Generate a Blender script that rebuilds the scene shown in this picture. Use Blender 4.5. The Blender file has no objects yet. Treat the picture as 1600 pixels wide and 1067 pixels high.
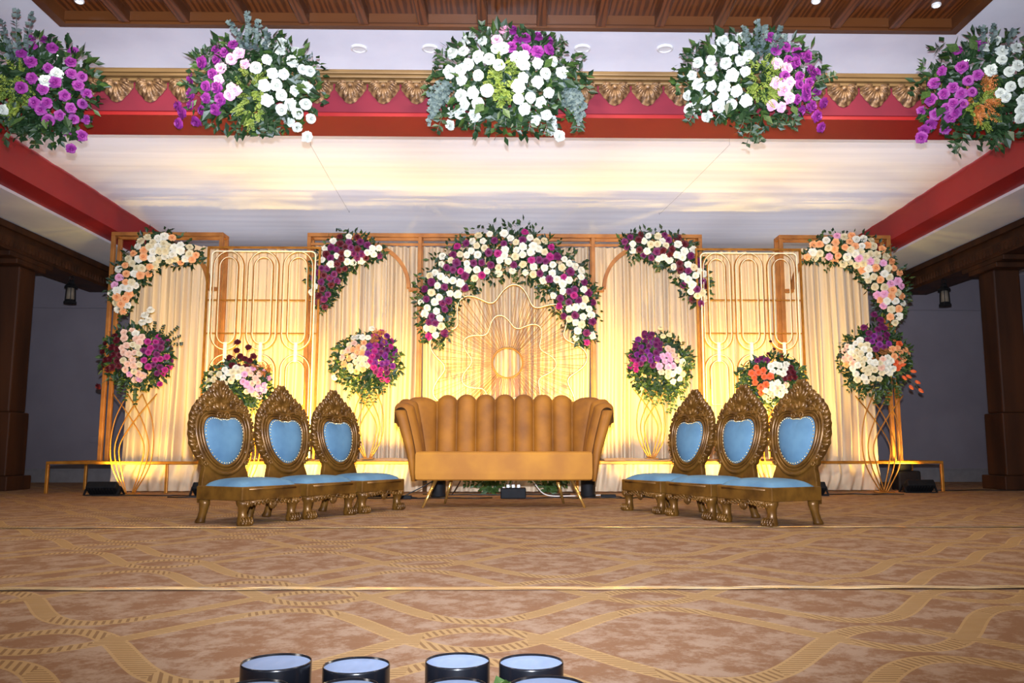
import bpy, bmesh, math, random
from mathutils import Vector, Matrix, Quaternion
random.seed(7)
PI = math.pi
C = bpy.context.scene.collection
SC = bpy.context.scene
V = Vector

# ------------------------------------------------------------------ camera
F, HCAM = 1305.0, 0.47
TILT = math.atan(167 / F)
YAW = math.radians(1.0)
PCX = 799 + F * math.tan(YAW)
cam_d = bpy.data.cameras.new('camera')
cam = bpy.data.objects.new('camera', cam_d)
C.objects.link(cam)
cam_d.sensor_width = 36
cam_d.lens = F / 1600 * 36
cam_d.shift_x = -(PCX - 800) / 1600
cam_d.clip_start = 0.05
cam.location = (0, 0, HCAM)
cam.rotation_euler = (PI / 2 + TILT, 0, -YAW)
SC.camera = cam
_r = V((math.cos(YAW), -math.sin(YAW), 0))
_f = V((math.sin(YAW) * math.cos(TILT), math.cos(YAW) * math.cos(TILT), math.sin(TILT)))
_u = _r.cross(_f)

def ray(px, py):
    return _f + _r * ((px - PCX) / F) + _u * ((533.5 - py) / F)
def P(px, py, Y):                     # the point at stage depth Y seen at that pixel
    d = ray(px, py)
    return V((0, 0, HCAM)) + d * (Y / d.y)

# ------------------------------------------------------------------ world, light, exposure
w = bpy.data.worlds.new('world'); SC.world = w
w.use_nodes = True
w.node_tree.nodes['Background'].inputs[0].default_value = (0.75, 0.8, 1.0, 1)
w.node_tree.nodes['Background'].inputs[1].default_value = 0.42
SC.view_settings.view_transform = 'Standard'
SC.view_settings.look = 'None'
SC.view_settings.exposure = 0.0
SC.view_settings.gamma = 1.0
SC.view_settings.use_curve_mapping = False

def light(name, kind, loc, energy, col, aim=None, **kw):
    l = bpy.data.lights.new(name, kind)
    l.energy = energy; l.color = col
    for k, v in kw.items():
        setattr(l, k, v)
    o = bpy.data.objects.new(name, l); C.objects.link(o)
    o.location = loc
    if aim is not None:
        o.rotation_euler = (V(aim) - V(loc)).to_track_quat('-Z', 'Y').to_euler()
    return o
COOL = (0.76, 0.83, 1.0)
WARM = (1.0, 0.68, 0.13)                   # the flood lamps at the foot of the backdrop
FLOOD = 0.38
# the camera flash, on the hot shoe, turned up towards the canopy
light('flash', 'SPOT', (0.0, -0.05, HCAM + 0.19), 4600, COOL, (0.0, 5.0, HCAM + 0.19 + 5 * math.tan(math.radians(20))),
      spot_size=math.radians(94), spot_blend=1.0, shadow_soft_size=0.03)
# the hall's own ceiling lamps over the front of the stage and the seats
for x in (-3.0, 0.0, 3.0):
    light('hall_and_fill_light', 'AREA', (x, 1.6, 3.60), 26, (1.0, 0.95, 0.92), (x, 2.0, 0), shape='DISK', size=0.6)
    light('hall_and_fill_light', 'AREA', (x, -1.5, 3.60), 18, (1.0, 0.95, 0.92), (x, -1.5, 0), shape='DISK', size=0.6)

for x in (-2.4, 0.0, 2.4):  # added warm fill row, lifts the floor around the chairs
    light('hall_and_fill_light', 'AREA', (x, 4.9, 3.58), 52, (1.0, 0.90, 0.76), (x, 5.6, 0), shape='DISK', size=0.5)
for x in (-3.7, -1.85, 0.0, 1.85, 3.7):       # unseen fill lights added above the canopy to brighten the cloth evenly
    for y in (7.8, 9.2, 10.6):
        light('hall_and_fill_light', 'AREA', (x, y, 3.755), 6.5, (0.80, 0.85, 1.0), (x, y, 0), shape='RECTANGLE', size=1.6, size_y=1.2)

# ------------------------------------------------------------------ materials
def S(r, g, b):
    def f(c):
        c /= 255
        return c / 12.92 if c <= .04045 else ((c + .055) / 1.055) ** 2.4
    return (f(r), f(g), f(b), 1)

def mat(name, c1, c2=None, scale=12.0, rough=.6, metal=0.0, bump=0.0, bscale=None, detail=4, stretch=None,
        spec=.5, emit=0, sheen=0, transl=0, lo=.35, hi=.65, wave=False):
    m = bpy.data.materials.new(name); m.use_nodes = True
    nt = m.node_tree; N = nt.nodes; L = nt.links
    b = N['Principled BSDF']
    b.inputs['Roughness'].default_value = rough
    b.inputs['Metallic'].default_value = metal
    b.inputs['Specular IOR Level'].default_value = spec
    if sheen:
        b.inputs['Sheen Weight'].default_value = sheen
        b.inputs['Sheen Roughness'].default_value = .4
    if c2 is None:
        c2 = tuple(x * .85 for x in c1[:3]) + (1,)
    tc = N.new('ShaderNodeTexCoord'); mp = N.new('ShaderNodeMapping')
    L.new(tc.outputs['Object'], mp.inputs[0])
    if stretch:
        mp.inputs['Scale'].default_value = stretch
    if wave:
        nz = N.new('ShaderNodeTexWave'); nz.inputs['Scale'].default_value = scale
        nz.inputs['Distortion'].default_value = 9; nz.inputs['Detail'].default_value = 3
        nz.inputs['Detail Scale'].default_value = 1.2
    else:
        nz = N.new('ShaderNodeTexNoise'); nz.inputs['Scale'].default_value = scale
        nz.inputs['Detail'].default_value = detail
    L.new(mp.outputs[0], nz.inputs['Vector'])
    rp = N.new('ShaderNodeValToRGB')
    rp.color_ramp.elements[0].position = lo; rp.color_ramp.elements[0].color = c1
    rp.color_ramp.elements[1].position = hi; rp.color_ramp.elements[1].color = c2
    L.new(nz.outputs['Fac'], rp.inputs[0]); L.new(rp.outputs[0], b.inputs['Base Color'])
    if bump:
        n2 = N.new('ShaderNodeTexNoise'); n2.inputs['Scale'].default_value = bscale or scale * 3
        n2.inputs['Detail'].default_value = 4
        L.new(mp.outputs[0], n2.inputs['Vector'])
        bp = N.new('ShaderNodeBump'); bp.inputs['Strength'].default_value = bump
        bp.inputs['Distance'].default_value = .01
        L.new(n2.outputs['Fac'], bp.inputs['Height']); L.new(bp.outputs[0], b.inputs['Normal'])
    if emit:
        b.inputs['Emission Color'].default_value = c1
        b.inputs['Emission Strength'].default_value = emit
    if transl:
        out = N['Material Output']; tr = N.new('ShaderNodeBsdfTranslucent'); mx = N.new('ShaderNodeMixShader')
        L.new(rp.outputs[0], tr.inputs[0]); mx.inputs[0].default_value = transl
        L.new(b.outputs[0], mx.inputs[1]); L.new(tr.outputs[0], mx.inputs[2]); L.new(mx.outputs[0], out.inputs[0])
    return m

class E:                                # arithmetic on shader sockets
    nt = None
    def __init__(s, k): s.k = k
    @staticmethod
    def op(o, *a):
        n = E.nt.nodes.new('ShaderNodeMath'); n.operation = o
        for i, x in enumerate(a):
            if isinstance(x, E): E.nt.links.new(x.k, n.inputs[i])
            else: n.inputs[i].default_value = x
        return E(n.outputs[0])
    def __add__(a, b): return E.op('ADD', a, b)
    def __sub__(a, b): return E.op('SUBTRACT', a, b)
    def __rsub__(a, b): return E.op('SUBTRACT', b, a)
    def __mul__(a, b): return E.op('MULTIPLY', a, b)
    def __truediv__(a, b): return E.op('DIVIDE', a, b)
    def abs(a): return E.op('ABSOLUTE', a)
    def lt(a, b): return E.op('LESS_THAN', a, b)

def carpet_mat():
    m = bpy.data.materials.new('carpet'); m.use_nodes = True
    nt = m.node_tree; E.nt = nt; N = nt.nodes; L = nt.links
    b = N['Principled BSDF']; b.inputs['Roughness'].default_value = .9
    b.inputs['Specular IOR Level'].default_value = .15
    tc = N.new('ShaderNodeTexCoord'); sp = N.new('ShaderNodeSeparateXYZ')
    wz = N.new('ShaderNodeTexNoise'); wz.inputs['Scale'].default_value = 60
    L.new(tc.outputs['Object'], sp.inputs[0])
    x, y = E(sp.outputs[0]), E(sp.outputs[1])
    def row(x, y):
        ye = (y - E.op('ROUND', y / 1.2) * 1.2).abs()
        u = x * (2 * PI / 1.06)
        f = (0.55 - E.op('COSINE', u)) * .25
        fp = E.op('SINE', u) * 1.35
        d = (ye - f.abs()) / E.op('SQRT', fp * fp + 1.0)
        return d.abs(), fp.abs()
    d1, s1 = row(x, y)
    d2, s2 = row(x + .53, y + .6)
    first = d1.lt(d2)
    d = E.op('MINIMUM', d1, d2)
    st = s1 * first + s2 * (1.0 - first)
    steep = st.lt(.95)
    cx = E.op('FRACT', (x + y * .35) / .021); cy = E.op('FRACT', y / .017)
    dash = cx.lt(.42) * steep + cy.lt(.36) * (1.0 - steep)
    band = d.lt(.033)
    dashm = dash * d.lt(.025)
    # mottled ground
    n1 = N.new('ShaderNodeTexNoise'); n1.inputs['Scale'].default_value = 8.5; n1.inputs['Detail'].default_value = 12
    n1.inputs['Roughness'].default_value = .8
    L.new(tc.outputs['Object'], n1.inputs['Vector'])
    rp = N.new('ShaderNodeValToRGB'); e = rp.color_ramp.elements
    e[0].position = .43; e[0].color = S(142, 116, 94)
    e[1].position = .54; e[1].color = S(118, 84, 58)
    L.new(n1.outputs['Fac'], rp.inputs[0])
    n3 = N.new('ShaderNodeTexNoise'); n3.inputs['Scale'].default_value = 160; n3.inputs['Detail'].default_value = 2
    L.new(tc.outputs['Object'], n3.inputs['Vector'])
    def mix(fac, a, bcol):
        n = N.new('ShaderNodeMix'); n.data_type = 'RGBA'
        if isinstance(fac, E): L.new(fac.k, n.inputs[0])
        else: n.inputs[0].default_value = fac
        for i, c in ((6, a), (7, bcol)):
            if isinstance(c, tuple): n.inputs[i].default_value = c
            else: L.new(c, n.inputs[i])
        return n.outputs[2]
    bc = mix(band * .85, rp.outputs[0], S(156, 124, 80))
    bc = mix(dashm * .8, bc, S(106, 76, 48))
    L.new(bc, b.inputs['Base Color'])
    bp = N.new('ShaderNodeBump'); bp.inputs['Strength'].default_value = .25; bp.inputs['Distance'].default_value = .004
    L.new(n3.outputs['Fac'], bp.inputs['Height']); L.new(bp.outputs[0], b.inputs['Normal'])
    return m

M = dict(
    carpet=carpet_mat(),
    white=mat('white_paint', S(226, 226, 232), S(216, 216, 224), 2),
    wall=mat('wall_paint', S(112, 106, 112), S(104, 98, 104), 1.5),
    base=mat('skirting_paint', S(112, 108, 108)),
    red=mat('red_paint', S(152, 20, 18), S(142, 16, 16), 2, rough=.55),
    crimson=mat('crimson_cloth', S(116, 14, 36), S(104, 12, 32), 3, rough=.8),
    canopy=mat('canopy_cloth', S(246, 242, 240), S(236, 232, 232), 3, rough=.8, stretch=(.15, 3, 1), bump=.08, bscale=4, transl=.35),
    wood=mat('teak', S(70, 34, 10), S(104, 54, 20), 7, rough=.35, stretch=(1, .12, 1), wave=True),
    woodrim=mat('teak_rim', S(94, 52, 18), S(70, 36, 12), 3, rough=.4, stretch=(.2, 1, 1)),
    darkwood=mat('dark_wood', S(46, 24, 10), S(70, 38, 16), 4, rough=.62, spec=.25, stretch=(1, 1, .15)),
    carved=mat('carved_gilt', S(150, 114, 76), S(70, 46, 28), 30, rough=.42, metal=.35, bump=.3),
    mould=mat('gilt_moulding', S(136, 106, 64), S(108, 80, 44), 6, rough=.5, metal=.25, stretch=(.3, 4, 4)),
    gold=mat('gold_paint', S(186, 124, 42), S(152, 94, 24), 8, rough=.38, metal=.5),
    goldframe=mat('brown_gold_paint', S(170, 110, 48), S(136, 82, 30), 5, rough=.5, metal=.2),
    wire=mat('gold_wire', S(190, 128, 44), S(160, 100, 28), 5, rough=.38, metal=.5),
    string=mat('gold_string', S(150, 94, 30), S(124, 74, 20), 30, rough=.5, metal=.2),
    rope=mat('rope_light_tube', S(250, 238, 206), S(240, 224, 180), 40, rough=.3),
    curtain=mat('curtain_cloth', S(216, 194, 162), S(198, 174, 144), 4, rough=.85, stretch=(3, 3, .2), transl=.12),
    throne=mat('throne_gold', S(112, 76, 26), S(76, 48, 14), 10, rough=.36, metal=.35, bump=.12),
    blue=mat('pale_blue_velvet', S(80, 116, 138), S(60, 94, 120), 5, rough=.8),
    nail=mat('brass_nail', S(236, 214, 160), rough=.25, metal=.8),
    velvet=mat('mustard_velvet', S(146, 90, 3), S(112, 64, 1), 5, rough=.75, lo=.3, hi=.7, bump=.1, bscale=8),
    seatv=mat('mustard_velvet_seat', S(162, 106, 14), S(142, 88, 8), 4, rough=.75),
    leggold=mat('gold_leg', S(206, 160, 84), rough=.25, metal=.8),
    black=mat('black_plastic', S(14, 14, 15), S(20, 20, 22), 20, rough=.65, spec=.2),
    lens=mat('lamp_lens', S(255, 220, 130), rough=.1, emit=3),
    cable=mat('black_cable', S(14, 13, 12), rough=.5),
    wcable=mat('white_cable', S(226, 220, 210), rough=.5),
    potside=mat('black_gloss', S(9, 10, 14), S(15, 16, 20), 10, rough=.22),
    pottop=mat('dusty_grey', S(112, 128, 154), S(70, 84, 108), 9, rough=.6, stretch=(1, .4, 1), bump=.2),
    plate=mat('white_plastic', S(226, 224, 220), rough=.4),
    glow=mat('lit_lamp', S(240, 246, 255), emit=12),
    tape=mat('clear_tape', S(206, 178, 134), S(176, 146, 104), 6, rough=.12, spec=.8, stretch=(.5, 5, 1)),
    glass=mat('smoked_glass', S(120, 110, 96), rough=.15),
    stem=mat('stem_green', S(64, 84, 40), S(86, 98, 50), 20, rough=.6),
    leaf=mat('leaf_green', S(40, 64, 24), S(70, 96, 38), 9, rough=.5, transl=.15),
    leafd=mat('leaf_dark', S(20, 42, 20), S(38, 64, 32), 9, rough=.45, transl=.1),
    fern=mat('fern_olive', S(96, 118, 34), S(124, 136, 48), 14, rough=.6, transl=.2),
    rust=mat('rust_fern', S(176, 108, 46), S(150, 84, 34), 14, rough=.6, transl=.2),
    euc=mat('eucalyptus', S(84, 98, 94), S(62, 78, 76), 14, rough=.6),
)
PETAL = dict(ivory=(S(244, 240, 222), S(234, 228, 206)), white=(S(206, 210, 202), S(190, 196, 184)), cream=(S(234, 222, 184), S(226, 208, 160)),
             purple=(S(146, 46, 138), S(114, 28, 112)), plum=(S(126, 30, 92), S(98, 20, 74)),
             magenta=(S(190, 36, 130), S(160, 24, 104)), maroon=(S(104, 14, 30), S(76, 8, 22)),
             pink=(S(240, 184, 208), S(232, 160, 190)), peach=(S(248, 186, 128), S(242, 168, 104)),
             blush=(S(244, 208, 182), S(236, 190, 160)), orange=(S(240, 112, 58), S(226, 92, 42)))
for k, (a, b_) in PETAL.items():
    M['p_' + k] = mat('petals_' + k, a, b_, 30, rough=.6, transl=.2)

# ------------------------------------------------------------------ mesh building
class MB:
    def __init__(s): s.v = []; s.f = []
    def add(s, vs, fs):
        o = len(s.v); s.v += [V(p) for p in vs]; s.f += [tuple(i + o for i in f) for f in fs]
    def box(s, c, d, rot=None):
        c = V(c); h = V(d) / 2
        vs = [V((x * h.x, y * h.y, z * h.z)) for z in (-1, 1) for y in (-1, 1) for x in (-1, 1)]
        if rot is not None: vs = [rot @ v for v in vs]
        s.add([c + v for v in vs], [(0, 2, 3, 1), (4, 5, 7, 6), (0, 1, 5, 4), (2, 6, 7, 3), (0, 4, 6, 2), (1, 3, 7, 5)])
        return s
    def span(s, a, b):
        a = V(a); b = V(b); return s.box((a + b) / 2, b - a)
    def bar(s, p, q, wd, ht=None):
        p = V(p); q = V(q); ht = ht or wd
        d = q - p
        rot = d.to_track_quat('Y', 'Z').to_matrix()
        return s.box((p + q) / 2, (wd, d.length, ht), rot)
    def tube(s, pts, r, n=6, closed=False, cap=True):
        pts = [V(p) for p in pts]; m = len(pts)
        rr = r if isinstance(r, (list, tuple)) else [r] * m
        ref = None; rings = []
        for i in range(m):
            a = pts[(i - 1) % m] if (closed or i > 0) else pts[i]
            b = pts[(i + 1) % m] if (closed or i < m - 1) else pts[i]
            t = (b - a).normalized() if (b - a).length > 1e-9 else V((0, 0, 1))
            if ref is None:
                ref = t.orthogonal().normalized()
            ref = (ref - t * ref.dot(t))
            ref = ref.normalized() if ref.length > 1e-6 else t.orthogonal().normalized()
            bn = t.cross(ref)
            rings.append([pts[i] + (ref * math.cos(2 * PI * k / n) + bn * math.sin(2 * PI * k / n)) * rr[i] for k in range(n)])
        vs = [p for g in rings for p in g]; fs = []
        for i in range(m if closed else m - 1):
            j = (i + 1) % m
            for k in range(n):
                fs.append((i * n + k, i * n + (k + 1) % n, j * n + (k + 1) % n, j * n + k))
        if cap and not closed:
            fs.append(tuple(range(n - 1, -1, -1))); fs.append(tuple((m - 1) * n + k for k in range(n)))
        s.add(vs, fs); return s
    def loft(s, rings):                    # rings of equal length, capped
        n = len(rings[0]); vs = [p for g in rings for p in g]; fs = []
        for i in range(len(rings) - 1):
            for k in range(n):
                fs.append((i * n + k, i * n + (k + 1) % n, (i + 1) * n + (k + 1) % n, (i + 1) * n + k))
        fs.append(tuple(range(n - 1, -1, -1))); fs.append(tuple((len(rings) - 1) * n + k for k in range(n)))
        s.add(vs, fs); return s
    def ellrings(s, secs, n=10):           # (centre, rx, ry) horizontal ellipses
        return s.loft([[V(c) + V((rx * math.cos(2 * PI * k / n), ry * math.sin(2 * PI * k / n), 0)) for k in range(n)] for c, rx, ry in secs])
    def lathe(s, prof, c=(0, 0, 0), n=16):
        return s.ellrings([((c[0], c[1], c[2] + z), r, r) for r, z in prof], n)
    def ball(s, c, r, n=6, m=4):
        r = r if isinstance(r, (tuple, list, Vector)) else (r, r, r); c = V(c)
        return s.loft([[c + V((r[0] * math.sin(a) * math.cos(2 * PI * k / n), r[1] * math.sin(a) * math.sin(2 * PI * k / n), -r[2] * math.cos(a))) for k in range(n)]
                       for a in [PI * (i + .15) / (m + .3) for i in range(m + 1)]])
    def grid(s, fn, nu, nv, closed_u=False):
        vs = [V(fn(i / nu, j / nv)) for j in range(nv + 1) for i in range(nu + (0 if closed_u else 1))]
        k = nu + (0 if closed_u else 1); fs = []
        for j in range(nv):
            for i in range(nu):
                a = j * k + i; b = j * k + (i + 1) % k
                fs.append((a, b, b + k, a + k))
        s.add(vs, fs); return s
    def prism(s, outl, depth, fn=lambda x, z, d: V((x, d, z))):    # outline in x-z, thickness along y
        n = len(outl)
        vs = [fn(x, z, 0) for x, z in outl] + [fn(x, z, depth) for x, z in outl]
        fs = [tuple(range(n)), tuple(range(2 * n - 1, n - 1, -1))]
        fs += [(i, n + i, n + (i + 1) % n, (i + 1) % n) for i in range(n)]
        s.add(vs, fs); return s
    def mesh(s, name, m, smooth=False, origin=None):
        me = bpy.data.meshes.new(name)
        vs = s.v if origin is None else [v - origin for v in s.v]
        me.from_pydata([tuple(v) for v in vs], [], s.f)
        bm = bmesh.new(); bm.from_mesh(me)
        bmesh.ops.recalc_face_normals(bm, faces=bm.faces)
        bm.to_mesh(me); bm.free()
        me.materials.append(m)
        if smooth:
            for p in me.polygons: p.use_smooth = True
        me.update(); return me
    def build(s, name, m, parent=None, smooth=False, loc=None, world=True, bevel=0):
        # world=True: vertices were given in world space; the object gets its own origin
        if world and s.v:
            lo = V([min(v[i] for v in s.v) for i in range(3)]); hi = V([max(v[i] for v in s.v) for i in range(3)])
            org = V(((lo.x + hi.x) / 2, (lo.y + hi.y) / 2, lo.z))
        else:
            org = V((0, 0, 0))
        o = bpy.data.objects.new(name, s.mesh(name, m, smooth, org)); C.objects.link(o)
        o.location = org
        if parent is not None:
            o.parent = parent
            if world: o.location = org - wloc(parent)
        if loc is not None: o.location = loc
        if bevel:
            md = o.modifiers.new('bevel', 'BEVEL'); md.width = bevel; md.segments = 2; md.limit_method = 'ANGLE'
        return o
def wloc(o):
    p = V((0, 0, 0))
    while o is not None:
        p += o.location; o = o.parent
    return p
def tag(o, label, cat, group=None):
    o['label'] = label; o['category'] = cat
    if group: o['group'] = group
    return o
def thing(name, label, cat, loc=(0, 0, 0), rotz=0, group=None):
    o = bpy.data.objects.new(name, None); C.objects.link(o)
    o.empty_display_size = .1
    o.location = loc; o.rotation_euler = (0, 0, rotz)
    return tag(o, label, cat, group)
def struct(o, label=None, cat=None):
    o['kind'] = 'structure'
    if label: o['label'] = label
    if cat: o['category'] = cat
    return o
def copy_tree(o, parent=None):
    c = o.copy(); C.objects.link(c)
    if parent is not None: c.parent = parent
    for ch in list(o.children): copy_tree(ch, c)
    return c
def inst(name, me, parent, loc, q=None, sc=1.0, label=None):
    o = bpy.data.objects.new(name, me); C.objects.link(o); o.parent = parent
    o.location = loc
    if q is not None:
        o.rotation_mode = 'QUATERNION'; o.rotation_quaternion = q
    o.scale = (sc, sc, sc) if not isinstance(sc, (tuple, list)) else sc
    if label: o['label'] = label
    return o
def spline(pts, per=8, closed=False):
    pts = [V(p) for p in pts]; n = len(pts); out = []
    for i in range(n if closed else n - 1):
        g = lambda k: pts[k % n] if closed else pts[max(0, min(n - 1, k))]
        a, b, c, d = g(i - 1), g(i), g(i + 1), g(i + 2)
        for k in range(per):
            t = k / per
            out.append(.5 * ((2 * b) + (c - a) * t + (2 * a - 5 * b + 4 * c - d) * t * t + (3 * b - a - 3 * c + d) * t ** 3))
    if not closed: out.append(pts[-1])
    return out

# ================================================================== THE HALL
ZS = HCAM + 2.56          # soffit of the red beams
ZM = HCAM + 2.90          # top of the gilt moulding
ZC = HCAM + 3.30          # white ceiling
ZK = HCAM + 2.88          # canopy cloth
ZA = HCAM + 2.53          # aisle ceiling
BY = 6.24                 # front face of the front beam
WY = 11.9                 # back wall
XB = 5.65                 # inner face of the aisle beams
XW = 8.6

fl = struct(MB().span((-XW, -4, -.12), (XW, WY + .1, -.012)).build('floor', M['darkwood']), 'stage floor under the patterned carpet', 'floor')
def strip(y0, y1, ox, oy):
    mb = MB().span((-XW, y0, -.012), (XW, y1, 0))
    o = mb.build('carpet_strip', M['carpet'], fl)
    me = o.data
    sh = V((ox, oy, 0))
    o.location = o.location + sh
    me.transform(Matrix.Translation(-sh))
strip(-4, 2.895, -.09, 2.15 - (-4 + 2.895) / 2)
strip(2.9, 5.085, -.367, 3.55 - (2.9 + 5.085) / 2)
strip(5.09, WY, .2, .1)

struct(MB().span((-XW, WY, 0), (XW, WY + .12, ZC)).build('wall_back', M['wall']), 'grey painted back wall of the hall', 'wall')
struct(MB().span((-XW - .12, -4, 0), (-XW, WY + .12, ZC)).build('wall_left', M['wall']), 'grey side wall on the left', 'wall')
struct(MB().span((XW, -4, 0), (XW + .12, WY + .12, ZC)).build('wall_right', M['wall']), 'grey side wall on the right', 'wall')
for s, nm in ((-1, 'left'), (1, 'right')):
    mb = MB(); mb.span((min(s * 4.3, s * XW), WY - .03, 0), (max(s * 4.3, s * XW), WY, .17))
    mb.span((min(s * 4.3, s * XW), WY - .045, .17), (max(s * 4.3, s * XW), WY, .19))
    struct(mb.build('baseboard_' + nm, M['base']), 'dark grey skirting along the back wall, %s side' % nm, 'skirting')
    mb = MB().span((min(s * 4.3, s * XW), WY - .025, 2.46), (max(s * 4.3, s * XW), WY, 2.485))
    struct(mb.build('trim_%d' % (1 if s < 0 else 2), M['wall']), 'thin ledge across the back wall, %s side' % nm, 'ledge')

# ceilings
ce = MB().span((-XW, -4, ZC), (-3.56, 6.26, ZC + .1)); ce.span((3.56, -4, ZC), (XW, 6.26, ZC + .1))
ce.span((-XW, 6.26, ZC), (XW, WY, ZC + .1)); ce.span((-3.56, 2.4, ZC + .10), (3.56, 6.26, ZC + .2))
ce.span((-3.56, -4, ZC), (3.56, 2.4, ZC + .1))
struct(ce.build('ceiling', M['white']), 'white ceiling of the hall above the red beam', 'ceiling')
for s, nm in ((-1, 'left'), (1, 'right')):
    struct(MB().span((min(s * 5.0, s * XW), BY + .42, ZA), (max(s * 5.0, s * XW), WY, ZA + .08)).build('ceiling_' + nm, M['white']),
           'white ceiling strip of the %s aisle' % nm, 'ceiling')

# coffered teak ceiling
cof = thing('coffered_ceiling', 'dark teak coffered ceiling panel at the top of the picture', 'ceiling panel', (0, 4, ZC - .03))
cof['kind'] = 'structure'
mb = MB(); X0, X1, Y0, Y1 = -3.53, 3.53, 2.5, 6.22
zb, zt = ZC - .035, ZC + .07
mb.span((X0, Y1 - .055, zb), (X1, Y1, zt)); mb.span((X0, Y0, zb), (X1, Y0 + .055, zt))
mb.span((X0, Y0 + .055, zb), (X0 + .07, Y1 - .055, zt)); mb.span((X1 - .07, Y0 + .055, zb), (X1, Y1 - .055, zt))
mb.build('rim', M['woodrim'], cof)
nb = 15; pw = (X1 - X0 - .14) / nb
for i in range(1, nb):
    x = X0 + .07 + pw * i
    MB().span((x - .04, Y0 + .055, zb + .008), (x + .04, Y1 - .055, zt)).build('rib', M['wood'], cof, bevel=.006)
for i in range(nb):
    x = X0 + .07 + pw * i
    a, b = x + (.04 if i else 0), x + pw - (.04 if i < nb - 1 else 0)
    MB().span((a, Y0 + .055, zt - .012), (b, Y1 - .055, zt)).build('coffer_panel', M['wood'], cof)
    mb = MB().span((a, Y1 - .075, zb + .02), (b, Y1 - .0555, zt - .012))
    mb.build('coffer_end', M['woodrim'], cof)

def downlight(x, y, z, r, label, lit, grp):
    t = thing('downlight', label, 'ceiling light', (x, y, z), 0, grp)
    mb = MB(); n = 24
    prof = [(r, 0), (r, -.012), (r * .78, -.018), (r * .7, -.006)]
    mb.grid(lambda u, v: (prof[int(round(v * 3))][0] * math.cos(2 * PI * u), prof[int(round(v * 3))][0] * math.sin(2 * PI * u), prof[int(round(v * 3))][1]), n, 3, True)
    mb.build('ring', M['plate'], t, True, world=False)
    MB().lathe([(r * .7, -.004), (r * .7, -.010)], n=20).build('diffuser', M['glow'] if lit else M['plate'], t, world=False)
    return t
for px, lab in ((561, 'round white ceiling light, leftmost of the four unlit ones'), (672, 'round white ceiling light just left of the centre bouquet'),
                (910, 'round white ceiling light just right of the centre bouquet'), (1039, 'round white ceiling light, rightmost of the four unlit ones')):
    d = ray(px, 75); k = (ZC - HCAM) / d.z
    downlight(d.x * k, d.y * k, ZC, .068, lab, False, 'round ceiling lights between coffers and beam')
for px, py, lab in ((88, 83, 'small lit spotlight in front of the far left bouquet'), (1510, 92, 'small lit spotlight in front of the far right bouquet')):
    d = ray(px, py); k = (ZC - HCAM) / d.z
    downlight(d.x * k, d.y * k, ZC, .035, lab, True, 'lit spotlights')
for px, py, lab in ((124, 1, 'lit spotlight in the teak ceiling, left end'), (1275, 1, 'lit spotlight in the teak ceiling, second from the right'),
                    (1463, 7, 'lit spotlight in the teak ceiling, right end')):
    d = ray(px, py); k = (zb + .02 + .075 - .004 - HCAM) / d.z
    downlight(d.x * k, min(d.y * k, 6.08), zt - .012, .035, lab, True, 'lit spotlights')

# red front beam with gilt moulding and carved pendants
fb = thing('trim_3', 'red beam across the stage front with gilt carving', 'beam', (0, BY + .2, ZS)); fb['kind'] = 'structure'
XE = 5.7
MB().span((-XE, BY, ZS), (XE, BY + .42, ZM)).build('beam_face', M['red'], fb)
MB().span((-XE, BY - .012, ZS + .03), (XE, BY - .0005, ZM - .05)).build('crimson_facing', M['crimson'], fb)
mb = MB()
mb.span((-XE, BY - .10, ZM - .035), (XE, BY - .0125, ZM - .001)); mb.span((-XE, BY - .085, ZM - .06), (XE, BY - .0125, ZM - .035))
mb.span((-XE, BY - .055, ZM - .085), (XE, BY - .0125, ZM - .06))
mb.build('moulding', M['mould'], fb, bevel=.006)
def pendant_mesh():
    mb = MB(); nu, nv = 36, 6
    def fn(u, v):
        a = (u - .5) * 2 * 1.62
        point = .150 + .055 * max(0, 1 - abs(a) / .75) ** 1.3
        R = point * (1 + .05 * abs(math.sin(a * 6.5)))
        side = max(0, abs(a) - 1.1)
        R *= 1 - side * .12
        r = R * v
        rid = math.cos(a * 15) * .014 * min(1, v * 1.4) * (1 if v < 1 else .3)
        y = -.014 - .028 * math.sin(PI * min(1, v * .95)) - rid - (.012 if .3 < v < .7 else 0)
        if v == 1: y = -.004
        return (math.sin(a) * r * .84, y, -math.cos(a) * r * .80 + (.006 if abs(a) > 1.5 else 0))
    mb.grid(fn, nu, nv)
    for sg in (-1, 1):
        mb.tube([(sg * (.07 + .03 * (1 - t) * math.cos(t * 9)), -.04, -.018 + .022 * (1 - t) * math.sin(t * 9)) for t in [i / 14 for i in range(15)]], .006, 5)
    mb.ball((0, -.04, -.022), (.028, .02, .022), 8, 5)
    return mb.mesh('carved_pendant', M['carved'], True)
pm = pendant_mesh()
for i in range(-20, 21):
    inst('carved_pendant', pm, fb, V((i * .257 + .03, BY - .016, ZM - .084)) - wloc(fb))

# red side beams
for s, nm, k in ((-1, 'left', 4), (1, 'right', 5)):
    x0, x1 = s * 4.69, s * 5.0
    o = MB().span((min(x0, x1), BY + .42, ZS), (max(x0, x1), WY, ZC)).build('trim_%d' % k, M['red'])
    struct(o, 'red beam running back along the %s of the canopy' % nm, 'beam')
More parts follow.
